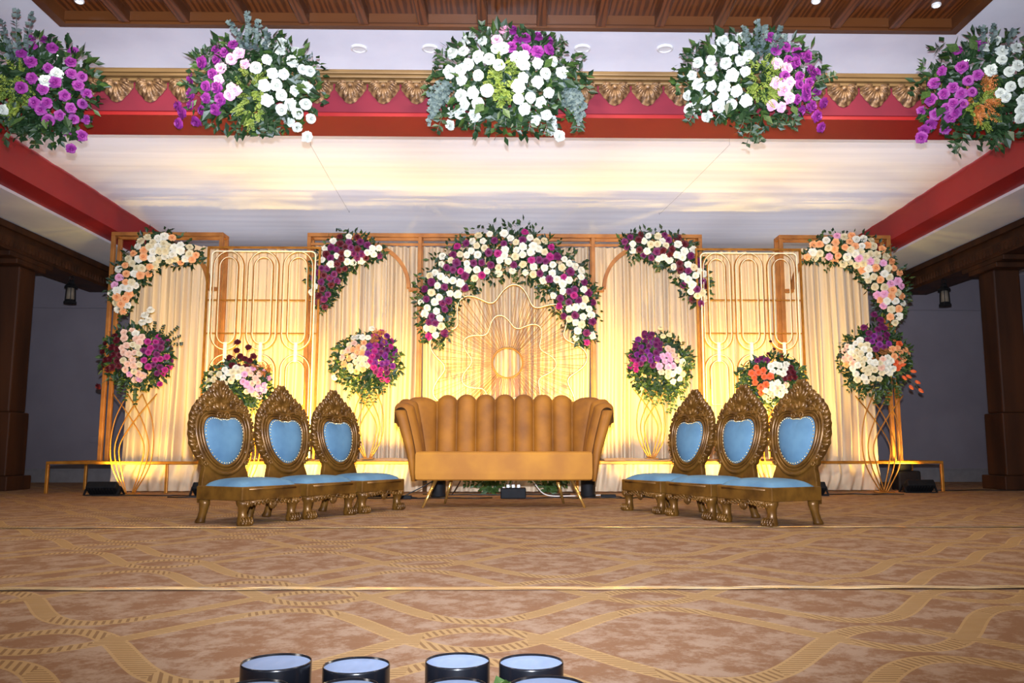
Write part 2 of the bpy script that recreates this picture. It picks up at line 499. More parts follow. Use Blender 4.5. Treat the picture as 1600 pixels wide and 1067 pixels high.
# aisle beams, columns
for s, nm, k in ((-1, 'left', 6), (1, 'right', 7)):
    t = thing('trim_%d' % k, 'dark carved wooden beam over the %s aisle column' % nm, 'beam', (s * (XB + .2), 9, ZA - .31)); t['kind'] = 'structure'
    a, b = sorted((s * XB, s * (XB + .4)))
    MB().span((a, BY + .45, ZA - .31), (b, WY, ZA)).build('beam', M['darkwood'], t)
    a, b = sorted((s * (XB - .04), s * XB))
    MB().span((a, BY + .45, ZA - .09), (b, WY, ZA - .03)).build('fillet', M['darkwood'], t)
    mb = MB()
    for i in range(64):
        y = BY + .5 + i * .074
        mb.add([(s * (XB - .03), y, ZA - .20), (s * (XB - .03), y + .066, ZA - .20), (s * (XB - .03), y + .033, ZA - .275),
                (s * XB, y, ZA - .20), (s * XB, y + .066, ZA - .20), (s * XB, y + .033, ZA - .275)],
               [(0, 1, 2), (5, 4, 3), (0, 3, 4, 1), (1, 4, 5, 2), (2, 5, 3, 0)])
    mb.span((min(s * (XB - .03), s * XB), BY + .45, ZA - .20), (max(s * (XB - .03), s * XB), WY, ZA - .17))
    mb.build('carved_edge', M['darkwood'], t)['kind'] = 'stuff'
    t = thing('column', 'dark wooden column on a block base at the %s edge of the picture' % nm, 'column', (s * (XB + .2), 9.75, 0)); t['kind'] = 'structure'
    cx = s * (XB + .2)
    MB().span((cx - .24, 9.51, 0), (cx + .24, 9.99, .16)).build('plinth', M['darkwood'], t, bevel=.01)
    MB().span((cx - .19, 9.56, .16), (cx + .19, 9.94, .88)).build('lower_shaft', M['darkwood'], t, bevel=.015)
    MB().span((cx - .16, 9.59, .88), (cx + .16, 9.91, ZA - .43)).build('shaft', M['darkwood'], t, bevel=.02)
    mb = MB(); mb.span((cx - .2, 9.3, ZA - .37), (cx + .2, 10.2, ZA - .311)); mb.span((cx - .2, 9.45, ZA - .43), (cx + .2, 10.05, ZA - .37))
    mb.build('capital', M['darkwood'], t, bevel=.01)

# canopy cloth
mb = MB()
def canopy(u, v):
    x = -4.68 + 9.36 * u; y = BY + .45 + (WY - .05 - BY - .45) * v
    z = ZK + .03 - .07 * v + .004 * math.sin(v * 17) + .0025 * math.sin(v * 61 + x * .3) + .0015 * math.sin(v * 131 - x * .2) - .02 * math.sin(PI * u) * math.sin(v * PI * 5) ** 2 * .5
    return (x, y, z)
mb.grid(canopy, 40, 110)
tag(mb.build('canopy_cloth', M['canopy'], smooth=True), 'white cloth canopy stretched between the red beams above the stage', 'canopy')

# thin threads under the canopy
def on_canopy(px, py):
    d = ray(px, py); k = (ZK - .045 - HCAM) / d.z
    return V((d.x * k, d.y * k, ZK - .045))
for a, b_, lab in (((485, 226), (546, 332), 'thin thread under the canopy left of the middle'), ((1140, 226), (1030, 335), 'thin thread under the canopy right of the middle')):
    p0, p1 = on_canopy(*a), on_canopy(*b_)
    tag(MB().tube([p0 + V((0, 0, .06)), p0, p0.lerp(p1, .5) + V((0, 0, -.01)), p1, p1 + V((0, 0, .06))], .0014, 4).build('thread', M['wall']), lab, 'thread', 'threads under the canopy')
# lanterns
for px, py, lab in ((119, 434, 'small black lantern hanging from the left aisle beam'), (1472, 434, 'small black lantern hanging from the right aisle beam')):
    p = P(px, py, 10.75); s = -1 if px < 800 else 1
    zb_ = ZA - .31
    t = thing('lantern', lab, 'lantern', (s * (XB + .06), 10.75, zb_ - .36), 0, 'black lanterns hanging in the aisles')
    L_ = lambda m_, n_, mt, sm=False: m_.build(n_, mt, t, sm, world=False)
    L_(MB().lathe([(.085, 0), (.085, .02), (.06, .03), (.055, .05)], n=6), 'base', M['black'])
    L_(MB().lathe([(.05, .05), (.045, .20)], n=12), 'glass', M['glass'], True)
    mb = MB()
    for k in range(6):
        a = 2 * PI * k / 6
        mb.bar((.066 * math.cos(a), .066 * math.sin(a), .03), (.058 * math.cos(a), .058 * math.sin(a), .21), .009)
    L_(mb, 'cage', M['black'])
    L_(MB().lathe([(.09, .205), (.085, .22), (.045, .26), (.04, .285), (.02, .30)], n=6), 'roof', M['black'])
    L_(MB().tube([(.03 * math.cos(a), 0, .325 + .032 * math.sin(a)) for a in [2 * PI * i / 14 for i in range(14)]], .006, 5, True), 'ring', M['black'])
# wall socket
p = P(148, 687, WY)
t = thing('wall_socket', 'small white wall socket low on the grey wall at left', 'socket', (p.x, WY - .012, p.z))
MB().span((p.x - .06, WY - .012, p.z - .04), (p.x + .06, WY - .0005, p.z + .04)).build('plate', M['wall'], t, bevel=.004)
for k in (-1, 1): MB().span((p.x + k * .028 - .012, WY - .016, p.z - .016), (p.x + k * .028 + .012, WY - .0122, p.z + .016)).build('switch', M['wall'], t)

# clear tape on the carpet seams
for y, lab in ((2.9, 'long clear tape over the nearer carpet seam'), (5.087, 'long clear tape over the farther carpet seam by the chairs')):
    mb = MB()
    mb.grid(lambda u, v: (-6 + 12 * u, y - .03 + .06 * v + .012 * math.sin(u * 7), .003 + .003 * abs(math.sin(u * 90 + v * 3)) * abs(math.sin(u * 13))), 240, 4)
    tag(mb.build('tape_strip', M['tape']), lab, 'tape', 'clear tape strips on the carpet')

# ================================================================== RISERS AND BACKDROP
RZ = .335                                   # top of the risers
def riser(x0, x1, y0, y1, lab, legs, cross=()):
    t = thing('riser_frame', lab, 'platform', ((x0 + x1) / 2, (y0 + y1) / 2, 0), 0, 'gold risers under the backdrop')
    b = .03
    for (a, c) in (((x0, y0), (x1, y0)), ((x0, y1), (x1, y1))):
        MB().span((a[0], a[1] - b / 2, RZ - b), (c[0], a[1] + b / 2, RZ)).build('rail', M['gold'], t, bevel=.004)
    for x in (x0 + b / 2, x1 - b / 2):
        MB().span((x - b / 2, y0 + b / 2, RZ - b), (x + b / 2, y1 - b / 2, RZ)).build('rail', M['gold'], t, bevel=.004)
    for x in cross:
        MB().span((x - b / 2, y0 + b / 2, RZ - b), (x + b / 2, y1 - b / 2, RZ)).build('crossbar', M['gold'], t)
    for x in legs:
        for y in (y0, y1):
            MB().span((x - b / 2, y - b / 2, 0), (x + b / 2, y + b / 2, RZ - b)).build('leg', M['gold'], t, bevel=.004)
    return t
riser(-4.88, -3.22, 8.95, 9.75, 'low gold riser frame sticking out at the left of the backdrop', (-4.865, -3.62, -3.235), (-4.45, -3.25))
riser(-3.20, 3.14, 8.95, 9.75, 'long low gold riser behind the sofa and chairs', (-3.185, -1.9, -.7, .7, 1.9, 3.125), (-2.27, -1.03, .917, 2.13, 3.05))
riser(3.16, 4.72, 9.15, 9.85, 'low gold riser frame sticking out at the right of the backdrop', (3.175, 4.705), (4.28,))

# pleated curtains: one panel per bay
def curtain(x0, x1, y, z0, z1, lab, seed, flare=0.0, pl=.085):
    rnd = random.Random(seed)
    n = max(2, int((x1 - x0) / pl)); ph = [rnd.uniform(-.9, .9) for _ in range(n + 2)]; am = [rnd.uniform(.028, .080) for _ in range(n + 2)]
    def fn(u, v):
        k = u * n; i = int(min(k, n - .001)); t = k - i
        a = am[i] * (1 - t) + am[i + 1] * t; q = ph[i] * (1 - t) + ph[i + 1] * t
        z = z1 + (z0 - z1) * v
        yy = y + a * math.sin(2 * PI * k + q * 1.8) * (.55 + .45 * v) + .008 * math.sin(k * 11 + v * 3)
        xx = x0 + (x1 - x0) * u + .02 * math.sin(v * 4 + q * 2) * v
        z_ = z - .012 * math.sin(u * PI * 3) * (1 - v)
        return (xx, yy - flare * max(0, v - .8) * 5 * (.5 + .5 * math.sin(k * 1.3)), z_)
    mb = MB().grid(fn, n * 8, 12)
    return tag(mb.build('curtain', M['curtain'], smooth=True), lab, 'curtain', 'pleated backdrop curtains')
CT = 2.80
curtain(-4.36, -3.22, 9.55, .05, CT, 'pleated cream curtain behind the far left flower stand', 1)
curtain(-3.34, -2.18, 9.62, RZ + .02, CT - .03, 'pleated yellow-lit curtain behind the left oval panel', 2)
curtain(-2.26, -1.04, 9.50, RZ + .02, CT, 'pleated curtain between the left oval panel and the sunburst', 3)
curtain(-1.02, .90, 9.52, RZ + .02, CT, 'wide pleated curtain behind the gold sunburst', 4)
curtain(.93, 2.12, 9.50, RZ + .02, CT, 'pleated curtain between the sunburst and the right oval panel', 5)
curtain(2.04, 3.14, 9.62, RZ + .02, CT - .03, 'pleated yellow-lit curtain behind the right oval panel', 6)
curtain(3.06, 4.16, 9.55, .05, CT, 'pleated cream curtain behind the far right flower stand', 8)
# gathered skirts hanging below the risers
def skirt(x0, x1, y, z1, lab, seed, n):
    rnd = random.Random(seed); ph = rnd.uniform(0, 6)
    def fn(u, v):
        k = u * n
        z = .012 + (z1 - .012) * (1 - v)
        bulge = .07 * abs(math.sin(PI * u * n / 5)) * math.sin(PI * v)
        return (x0 + (x1 - x0) * u, y - bulge + .022 * math.sin(2 * PI * k + ph + v) + .012 * math.sin(k * 9 + v * 5), z)
    tag(MB().grid(fn, n * 9, 8).build('skirt_cloth', M['curtain'], smooth=True), lab, 'cloth', 'gathered skirts under the risers')
skirt(-3.1, -.95, 9.06, RZ - .035, 'gathered cream skirt under the riser behind the left chairs', 3, 20)
skirt(-.9, .85, 9.06, RZ - .035, 'gathered cream skirt under the riser behind the sofa', 4, 16)
skirt(.9, 3.05, 9.06, RZ - .035, 'gathered cream skirt under the riser behind the right chairs', 5, 20)
skirt(-4.34, -3.4, 9.25, RZ - .04, 'bunched curtain hem under the left end riser', 6, 6)
skirt(3.3, 4.1, 9.35, RZ - .04, 'bunched curtain hem under the right end riser', 7, 6)
# cloth crumpled on the riser tops
def crumple(x0, x1, y0, y1, lab, seed):
    rnd = random.Random(seed); fr = [(rnd.uniform(4, 11), rnd.uniform(3, 9), rnd.uniform(0, 6)) for _ in range(6)]
    def fn(u, v):
        x = x0 + (x1 - x0) * u; y = y0 + (y1 - y0) * v
        h = sum(math.sin(x * a + y * b + c) for a, b, c in fr) / 6
        e = math.sin(PI * v) ** .5 if 0 < v < 1 else 0
        return (x, y, RZ + .004 + .045 * e * (h * .5 + .5) ** 1.5)
    tag(MB().grid(fn, int((x1 - x0) * 28), 12).build('crumpled_cloth', M['curtain'], smooth=True), lab, 'cloth', 'crumpled cloths on the riser')
crumple(-3.15, -1.05, 9.0, 9.44, 'crumpled white cloth on the riser behind the left chairs', 3)
crumple(-.95, .9, 9.0, 9.44, 'crumpled white cloth on the riser behind the sofa', 4)
crumple(1.0, 3.1, 9.0, 9.44, 'crumpled white cloth on the riser behind the right chairs', 5)

# brown-gold box frames with arches
FT = 2.87; FY = 9.2
def frame(posts, lab, yb=9.36, archx=()):
    t = thing('backdrop_frame', lab, 'frame', (sum(posts) / len(posts), FY, RZ), 0, 'brown-gold frames of the backdrop')
    b = .042
    for x in posts:
        MB().span((x - b / 2, FY - b / 2, RZ), (x + b / 2, FY + b / 2, FT - b)).build('post', M['goldframe'], t, bevel=.004)
        MB().span((x - b / 2, yb - b / 2, RZ), (x + b / 2, yb + b / 2, FT - b)).build('rear_post', M['goldframe'], t, bevel=.004)
        MB().span((x - b / 2, FY + b / 2, FT - b), (x + b / 2, yb - b / 2, FT)).build('crosspiece', M['goldframe'], t, bevel=.004)
    for y, nm in ((FY, 'top_rail'), (yb, 'rear_rail')):
        MB().span((posts[0] - b / 2, y - b / 2, FT - b), (posts[-1] + b / 2, y + b / 2, FT)).build(nm, M['goldframe'], t, bevel=.004)
    MB().span((posts[0], FY - .012, FT - .14), (posts[-1], FY + .012, FT - .112)).build('lower_rail', M['goldframe'], t, bevel=.003) if len(posts) > 2 else None
    for x0, x1, zs in archx:                # arch standing on small ledges between two posts
        cx = (x0 + x1) / 2; r = (x1 - x0) / 2 - .12
        pts = [V((cx + r * math.cos(a), FY, zs + r * math.sin(a))) for a in [PI * i / 28 for i in range(29)]]
        mb = MB()
        rings = []
        for i, p_ in enumerate(pts):
            a = PI * i / 28; n_ = V((math.cos(a), 0, math.sin(a)))
            rings.append([p_ + n_ * dx + V((0, dy, 0)) for dx, dy in ((-.02, -.03), (.02, -.03), (.02, .03), (-.02, .03))])
        mb.loft(rings); mb.build('arch', M['goldframe'], t)
        for sx, e in ((x0, x0 + .14), (x1 - .14, x1)):
            MB().span((sx + .021, FY - .03, zs - .035), (e - .021 if e > sx else e, FY + .03, zs)).build('ledge', M['goldframe'], t, bevel=.004)
    return t
ZL = P(640, 450, FY).z
frame([-4.45, -3.25], 'narrow gold frame at the left end of the backdrop', archx=[(-4.45, -3.25, ZL)])
frame([-2.27, -1.03, .917, 2.13], 'wide gold frame of three bays around the sunburst', archx=[(-2.27, -1.03, ZL), (.917, 2.13, ZL)])
frame([3.05, 4.28], 'narrow gold frame at the right end of the backdrop', archx=[(3.05, 4.28, ZL)])

# oval panels
def oval_panel(pl, pr, pt, lab):
    Y = 9.02
    a = P(pl, pt, Y); c = P(pr, pt, Y)
    x0, x1, z1 = a.x, c.x, a.z; z0 = RZ
    t = thing('oval_panel', lab, 'screen', ((x0 + x1) / 2, Y, z0), 0, 'gold oval screens of the backdrop')
    b = .022
    MB().span((x0, Y - b / 2, z1 - b), (x1, Y + b / 2, z1)).build('frame_rail', M['gold'], t)
    MB().span((x0, Y - b / 2, z0), (x1, Y + b / 2, z0 + b)).build('frame_rail', M['gold'], t)
    for x in (x0, x1 - b): MB().span((x, Y - b / 2, z0 + b), (x + b, Y + b / 2, z1 - b)).build('frame_post', M['gold'], t)
    r = .05; o = .055
    pts = []
    for (cx, cz, a0) in ((x0 + o + r, z1 - o - r, PI), (x1 - o - r, z1 - o - r, PI / 2)):
        for i in range(7):
            an = a0 - i * PI / 12; pts.append((cx + r * math.cos(an), Y - .015, cz + r * math.sin(an)))
    pts = [(x0 + o, Y - .015, z0 + .03)] + pts + [(x1 - o, Y - .015, z0 + .03)]
    MB().tube(pts, .008, 6).build('rope_light', M['rope'], t, True)
    W = (x1 - x0 - .10) / 3
    zu1 = z1 - .055; zu0 = P(pl, 546, Y).z; zl1 = P(pl, 554, Y).z; zl0 = P(pl, 632, Y).z
    def obround(cx, hw, zb, ztop, flat=False):
        q = []
        for i in range(17):
            an = PI * i / 16; q.append((cx + hw * math.cos(an), ztop - hw + hw * math.sin(an)))
        if flat: q += [(cx - hw, zb), (cx + hw, zb)]
        else:
            for i in range(17):
                an = PI + PI * i / 16; q.append((cx + hw * math.cos(an), zb + hw + hw * math.sin(an)))
        return q
    for i in range(3):
        cx = x0 + .05 + W * (i + .5)
        for hw, ins in ((W * .44, 0), (W * .28, .065)):
            for (zb, zt_, fl_) in ((zu0 + ins, zu1 - ins, False), (zl0 if ins else z0 + b, zl1 - ins, True)):
                q = obround(cx, hw, zb, zt_, fl_)
                og = MB().tube([(x, Y, z) for x, z in q], .008, 6, True).build('oval_ring', M['gold'], t, True)
                q2 = [((x - cx) * (1 - .012 / hw) + cx, z) for x, z in q]
                MB().tube([(x, Y - .012, z) for x, z in q2], .0042, 5, True).build('rope_light', M['rope'], og, True)
        MB().span((cx - .018, Y - .02, zl1 - .08), (cx + .018, Y - .006, zu0 + .08)).build('connector', M['rope'], t, bevel=.004)
    for py in (468, 520):
        z = P(pl, py, Y).z
        MB().span((x0 + b, Y + .012, z - .006), (x1 - b, Y + .024, z + .006)).build('cross_bar', M['gold'], t)
oval_panel(325, 502, 385, 'gold screen of nested ovals standing left of the sunburst')
oval_panel(1086, 1251, 388, 'gold screen of nested ovals standing right of the sunburst')

# sunburst
SY = 9.12
sc_ = P(793, 567, SY); k_ = (P(893, 567, SY).x - P(793, 567, SY).x) / 100
sb = thing('sunburst_panel', 'gold wavy sunburst panel with radial strings behind the sofa', 'wall art', (sc_.x, SY, RZ))
def wavy(R, A, n, ph, y, N=180):
    out = []
    for i in range(N):
        th = 2 * PI * i / N
        w_ = math.cos(n * (th - ph))
        r = (R + A * (w_ + .18 * math.cos(2 * n * (th - ph)))) * k_
        th2 = th + .05 * math.sin(n * (th - ph))
        out.append(V((sc_.x + r * math.sin(th2), y, sc_.z + r * math.cos(th2))))
    return out
outer = wavy(109, 13.5, 9, math.radians(5.5), SY); inner = wavy(64, 10, 7, math.radians(-11), SY - .02)
circ = [V((sc_.x + 23.5 * k_ * math.sin(2 * PI * i / 48), SY - .02, sc_.z + 23.5 * k_ * math.cos(2 * PI * i / 48))) for i in range(48)]
MB().tube(outer, .011, 6, True).build('outer_wave', M['gold'], sb, True)
MB().tube([p + V((0, -.016, 0)) for p in outer], .006, 5, True).build('rope_light', M['rope'], sb, True)
MB().tube(inner, .008, 6, True).build('inner_wave', M['gold'], sb, True)
MB().tube([p + V((0, -.013, 0)) for p in inner], .005, 5, True).build('rope_light', M['rope'], sb, True)
MB().tube(circ, .009, 6, True).build('centre_ring', M['gold'], sb, True)
mb = MB()
for i in range(0, 180):
    if i % 3 == 2: continue
    a = V((sc_.x + 23.5 * k_ * math.sin(2 * PI * i / 180), SY - .012, sc_.z + 23.5 * k_ * math.cos(2 * PI * i / 180)))
    mb.tube([a, outer[i] + V((0, -.002, 0))], .0034, 4)
mb.build('string_fan', M['string'], sb)['kind'] = 'stuff'
for dx in (-.11, .10):
    MB().span((sc_.x + dx - .018, SY + .014, RZ), (sc_.x + dx + .018, SY + .034, sc_.z - 24 * k_)).build('support_post', M['goldframe'], sb)
for s in (-1, 1):
    MB().tube([(sc_.x + s * .42, SY, RZ), (sc_.x + s * .42, SY, sc_.z - 88 * k_)], .01, 6).build('foot', M['gold'], sb)

# ================================================================== FLOWERS
def flower_mesh(rings, seed, ruffle, m, name):
    rnd = random.Random(seed); mb = MB()
    for n, r0, h0, ln, tilt, wd, curl in rings:
        off = rnd.uniform(0, 6)
        for i in range(n):
            a = off + 2 * PI * i / n + rnd.uniform(-.12, .12); tl = math.radians(tilt + rnd.uniform(-7, 7)); l_ = ln * rnd.uniform(.9, 1.1)
            rad = V((math.cos(a), math.sin(a), 0)); tan = V((-math.sin(a), math.cos(a), 0)); vs = []
            for t in (0, .55, 1):
                for s in (-1, 0, 1):
                    w_ = wd * (.45, 1, .8)[int(t * 2 + .1)] * s
                    p = rad * (r0 + l_ * math.sin(tl + curl * t) * t) + V((0, 0, h0 + l_ * math.cos(tl + curl * t) * t)) + tan * w_
                    p -= rad * (.12 * wd * abs(s))
                    if t == 1: p += V((0, 0, rnd.uniform(-ruffle, ruffle))) + rad * (rnd.uniform(-ruffle, ruffle) + (.06 if s == 0 else 0))
                    vs.append(p)
            mb.add(vs, [(0, 1, 4, 3), (1, 2, 5, 4), (3, 4, 7, 6), (4, 5, 8, 7)])
    mb.ball((0, 0, .30), (.26, .26, .26), 7, 4)
    return mb.mesh(name, m, True)
CARN = [(4, .02, .25, .42, 8, .24, .2), (7, .08, .15, .58, 32, .30, .25), (9, .12, .05, .78, 58, .36, .3), (10, .15, -.05, .88, 84, .38, .25), (9, .15, -.1, .75, 112, .36, .2)]
ROSE = [(4, .0, .22, .36, 2, .24, -.5), (3, .02, .15, .48, 4, .26, -.3), (5, .10, .08, .58, 16, .36, .1), (6, .16, 0, .72, 40, .46, .5), (7, .18, -.08, .85, 66, .5, .6)]
FM = {}
for k in PETAL:
    FM[k] = [flower_mesh(CARN, 11, .10, M['p_' + k], 'flower'), flower_mesh(ROSE, 12, .03, M['p_' + k], 'flower'), flower_mesh(CARN, 13, .13, M['p_' + k], 'flower')]
def bud_mesh(m):
    return MB().ellrings([((0, 0, -.9), .12, .12), ((0, 0, -.6), .45, .45), ((0, 0, 0), .55, .55), ((0, 0, .6), .42, .42), ((0, 0, 1), .15, .15)], 7).mesh('tulip', m, True)

def leaf_geo(mb, p, d, n, L_, W_):
    d = d.normalized(); n = (n - d * n.dot(d))
    n = n.normalized() if n.length > 1e-5 else d.orthogonal().normalized()
    s = d.cross(n)
    vs = [p, p + d * L_ * .45 + s * W_, p + d * L_ * .5 - n * W_ * .25, p + d * L_ * .45 - s * W_, p + d * L_ - n * W_ * .4]
    mb.add(vs, [(0, 2, 1), (0, 3, 2), (1, 2, 4), (2, 3, 4)])
_lm = MB(); leaf_geo(_lm, V((0, 0, 0)), V((0, 0, 1)), V((0, -1, 0)), 1.0, .27)
LEAFM = [_lm.mesh('leaf', M['leaf']), None]
_lm = MB(); leaf_geo(_lm, V((0, 0, 0)), V((0, 0, 1)), V((0, -1, 0)), 1.0, .30); LEAFM[1] = _lm.mesh('leaf', M['leafd'])

def rv(s=1): return V((random.gauss(0, s), random.gauss(0, s), random.gauss(0, s)))
def aimq(n):
    n = n.normalized(); q = n.to_track_quat('Z', 'Y')
    return q @ Quaternion((0, 0, 1), random.uniform(0, 6.28))
COLNAME = dict(ivory='ivory white', white='white', cream='cream', purple='purple', plum='plum', magenta='magenta', maroon='dark maroon', pink='pale pink', peach='peach', blush='blush', orange='orange')

class Ell:
    def __init__(s, cx, cy, rx, ry, Y, bulge): s.__dict__.update(locals())
    def at(s, px, py):
        d2 = ((px - s.cx) / s.rx) ** 2 + ((py - s.cy) / s.ry) ** 2
        p = P(px, py, s.Y - s.bulge * math.sqrt(max(0, 1 - d2)))
        c = P(s.cx, s.cy, s.Y + .12)
        n = (p - c).normalized() + V((0, -.75, 0)) + rv(.18)
        return p, n
    def sample(s, k=1.0):
        a = random.uniform(0, 2 * PI); r = math.sqrt(random.random()) * k
        return s.cx + s.rx * r * math.cos(a), s.cy + s.ry * r * math.sin(a)
class Arc:
    def __init__(s, pts, Y, bulge):
        s.q = spline([(a, b, c) for a, b, c in pts], 10); s.Y = Y; s.bulge = bulge
        s.cx = sum(p.x for p in s.q) / len(s.q); s.cy = sum(p.y for p in s.q) / len(s.q)
        s.cum = []; t = 0
        for i, p in enumerate(s.q):
            t += p.z * p.z if False else p.z
            s.cum.append(t)
    def near(s, px, py):
        return min(s.q, key=lambda p: math.hypot(p.x - px, p.y - py) - p.z * .3)
    def at(s, px, py):
        p0 = s.near(px, py); d = math.hypot(px - p0.x, py - p0.y) / p0.z
        p = P(px, py, s.Y - s.bulge * math.sqrt(max(0, 1 - d * d)))
        c = P(p0.x, p0.y, s.Y + .06)
        return p, (p - c).normalized() + V((0, -.6, 0)) + rv(.2)
    def sample(s, k=1.0):
        t = random.random() * s.cum[-1]
        i = next(j for j, c in enumerate(s.cum) if c >= t)
        p0 = s.q[i]; a = random.uniform(0, 2 * PI); r = p0.z * math.sqrt(random.random()) * k
        return p0.x + r * math.cos(a), p0.y + r * math.sin(a)

def scatter(sampler, n, mind, have=None, tries=60):
    pts = list(have or []); out = []
    for _ in range(n * tries):
        if len(out) >= n: break
        x, y = sampler()
        if all((x - a) ** 2 + (y - b) ** 2 > mind * mind for a, b in pts):
            pts.append((x, y)); out.append((x, y))
    return out

def arrangement(name, label, cat, group, shp, fl, rpx, nleaf, leafL, dark=.5, big=0, extra=None, spread=1.12, backing=None):
    """fl: (px, py, colour[, scale]) of the flower heads; leaves fill the same body"""
    base = P(shp.cx, shp.cy, shp.Y)
    t = thing(name, label, cat, base, 0, group)
    px2m = 1 / F * shp.Y * (1.12 if big else 1.03)
    for f in fl:
        px, py, c = f[:3]; c = 'ivory' if c == 'white' and G1 != group else c; sc = (f[3] if len(f) > 3 else 1) * random.uniform(.88, 1.12)
        p, n = shp.at(px, py)
        r = rpx * px2m * sc
        p = p - n.normalized() * r * .1 + V((0, -r * .6, 0))
        inst('flower', random.choice(FM[c]), t, p - base, aimq(n), r, COLNAME[c] + ' flower')
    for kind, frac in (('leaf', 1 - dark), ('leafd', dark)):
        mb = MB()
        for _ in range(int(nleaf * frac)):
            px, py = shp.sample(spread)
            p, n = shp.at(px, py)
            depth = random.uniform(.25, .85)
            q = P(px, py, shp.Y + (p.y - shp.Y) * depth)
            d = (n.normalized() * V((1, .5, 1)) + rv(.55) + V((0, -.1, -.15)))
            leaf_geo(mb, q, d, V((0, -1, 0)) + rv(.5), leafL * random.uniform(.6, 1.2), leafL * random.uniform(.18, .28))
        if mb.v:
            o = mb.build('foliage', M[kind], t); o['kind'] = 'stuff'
    if True:
        mb = MB()
        for _ in range(int(nleaf * (.8 if big else .6))):
            px, py = shp.sample(.86 if big else .95); q = P(px, py, shp.Y + random.uniform(-.10, .08 if big else .0))
            leaf_geo(mb, q, rv(1) * V((1, .3, 1)), V((0, -1, 0)) + rv(.3), leafL * random.uniform(.8, 1.4), leafL * .3)
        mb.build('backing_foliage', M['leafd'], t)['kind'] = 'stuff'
    for _ in range(big):
        px, py = shp.sample(1.0)
        ang = math.atan2((py - shp.cy) / getattr(shp, 'ry', 1), (px - shp.cx) / getattr(shp, 'rx', 1)) if isinstance(shp, Ell) else random.uniform(0, 6.28)
        if isinstance(shp, Ell):
            rr = random.uniform(.55, 1.05); px = shp.cx + shp.rx * rr * math.cos(ang); py = shp.cy + shp.ry * rr * math.sin(ang)
        p, n = shp.at(px, py)
        d = V((math.cos(ang), -.3, -math.sin(ang) - .3)) + rv(.35)
        q = d.normalized().to_track_quat('Z', 'Y') @ Quaternion((0, 0, 1), random.uniform(-1, 1) + PI)
        inst('leaf', random.choice(LEAFM), t, p - base + V((0, -.02, 0)), q, leafL * 1.35 * random.uniform(.8, 1.2))
    if backing:
        (MB().box(base + V((0, backing, 0)), (.12, abs(shp.Y - base.y) + .06, .10))).build('mount', M['stem'], t)
    if extra: extra(t, base)
    return t

def stem_leaves(t, pts, m, L_, n, wd=.4, name='sprig', flip=1):
    """a stalk with paired leaves along it"""
    sp = spline(pts, 6); mb = MB(); mb.tube(sp, .0028, 4)
    for i in range(n):
        k = (i + .6) / n * (len(sp) - 1); a = int(min(k, len(sp) - 2)); p = sp[a].lerp(sp[a + 1], k - a); d = (sp[a + 1] - sp[a]).normalized()
        for s in (-1, 1):
            side = d.cross(V((0, 1, 0)).lerp(rv(1), .25)).normalized() * s
            leaf_geo(mb, p, side + d * .5 + V((0, -.3, 0)) + rv(.2), V((0, -1, 0)) + rv(.4), L_ * random.uniform(.8, 1.1) * (1.1 - .4 * i / n), L_ * wd)
    o = mb.build(name, M[m], t); return o
def fern(t, px, py, rx, ry, Y, m, n=34, L_=.09):
    """a tuft of feathery fronds"""
    mb = MB()
    for _ in range(n):
        a = random.uniform(0, 6.28); r = math.sqrt(random.random())
        p = P(px + rx * r * math.cos(a) * .8, py + ry * r * math.sin(a) * .8, Y + random.uniform(-.03, .05))
        d = V((math.cos(a) * .6, -.45, -math.sin(a) * .6 - .35)) + rv(.3); d.normalize()
        for k in range(8):
            q = p + d * L_ * k / 7
            for s in (-1, 1):
                sd = d.cross(V((0, 1, 0)) + rv(.3)).normalized() * s
                leaf_geo(mb, q, sd + d * .7, V((0, -1, 0)) + rv(.3), L_ * .36 * (1.1 - k / 9), L_ * .06)
    o = mb.build('fern', M[m], t); o['kind'] = 'stuff'; return o
def hang(t, px, py, px2, py2, Y, m='leafd', L_=.075, n=6):
    a = P(px, py, Y); b = P(px2, py2, Y - .02)
    return stem_leaves(t, [a, a.lerp(b, .5) + V((.02, -.03, .0)), b], m, L_, n, .24, 'leafy_sprig')
def stalk_flower(t, base, px, py, c, Y, rpx, cx, cy, sc=1):
    c = 'ivory' if c == 'white' else c
    """a bloom at the end of a thin visible stalk"""
    p = P(px, py, Y); q = P(px + (cx - px) * .45, py + (cy - py) * .45, Y + .05)
    MB().tube([q, q.lerp(p, .5) + V((0, -.01, .008)), p], .0025, 4).build('stalk', M['stem'], t)
    inst('flower', random.choice(FM[c]), t, p - base, aimq((p - q).normalized() + V((0, -.8, 0))), rpx / F * Y * sc, COLNAME[c] + ' flower')

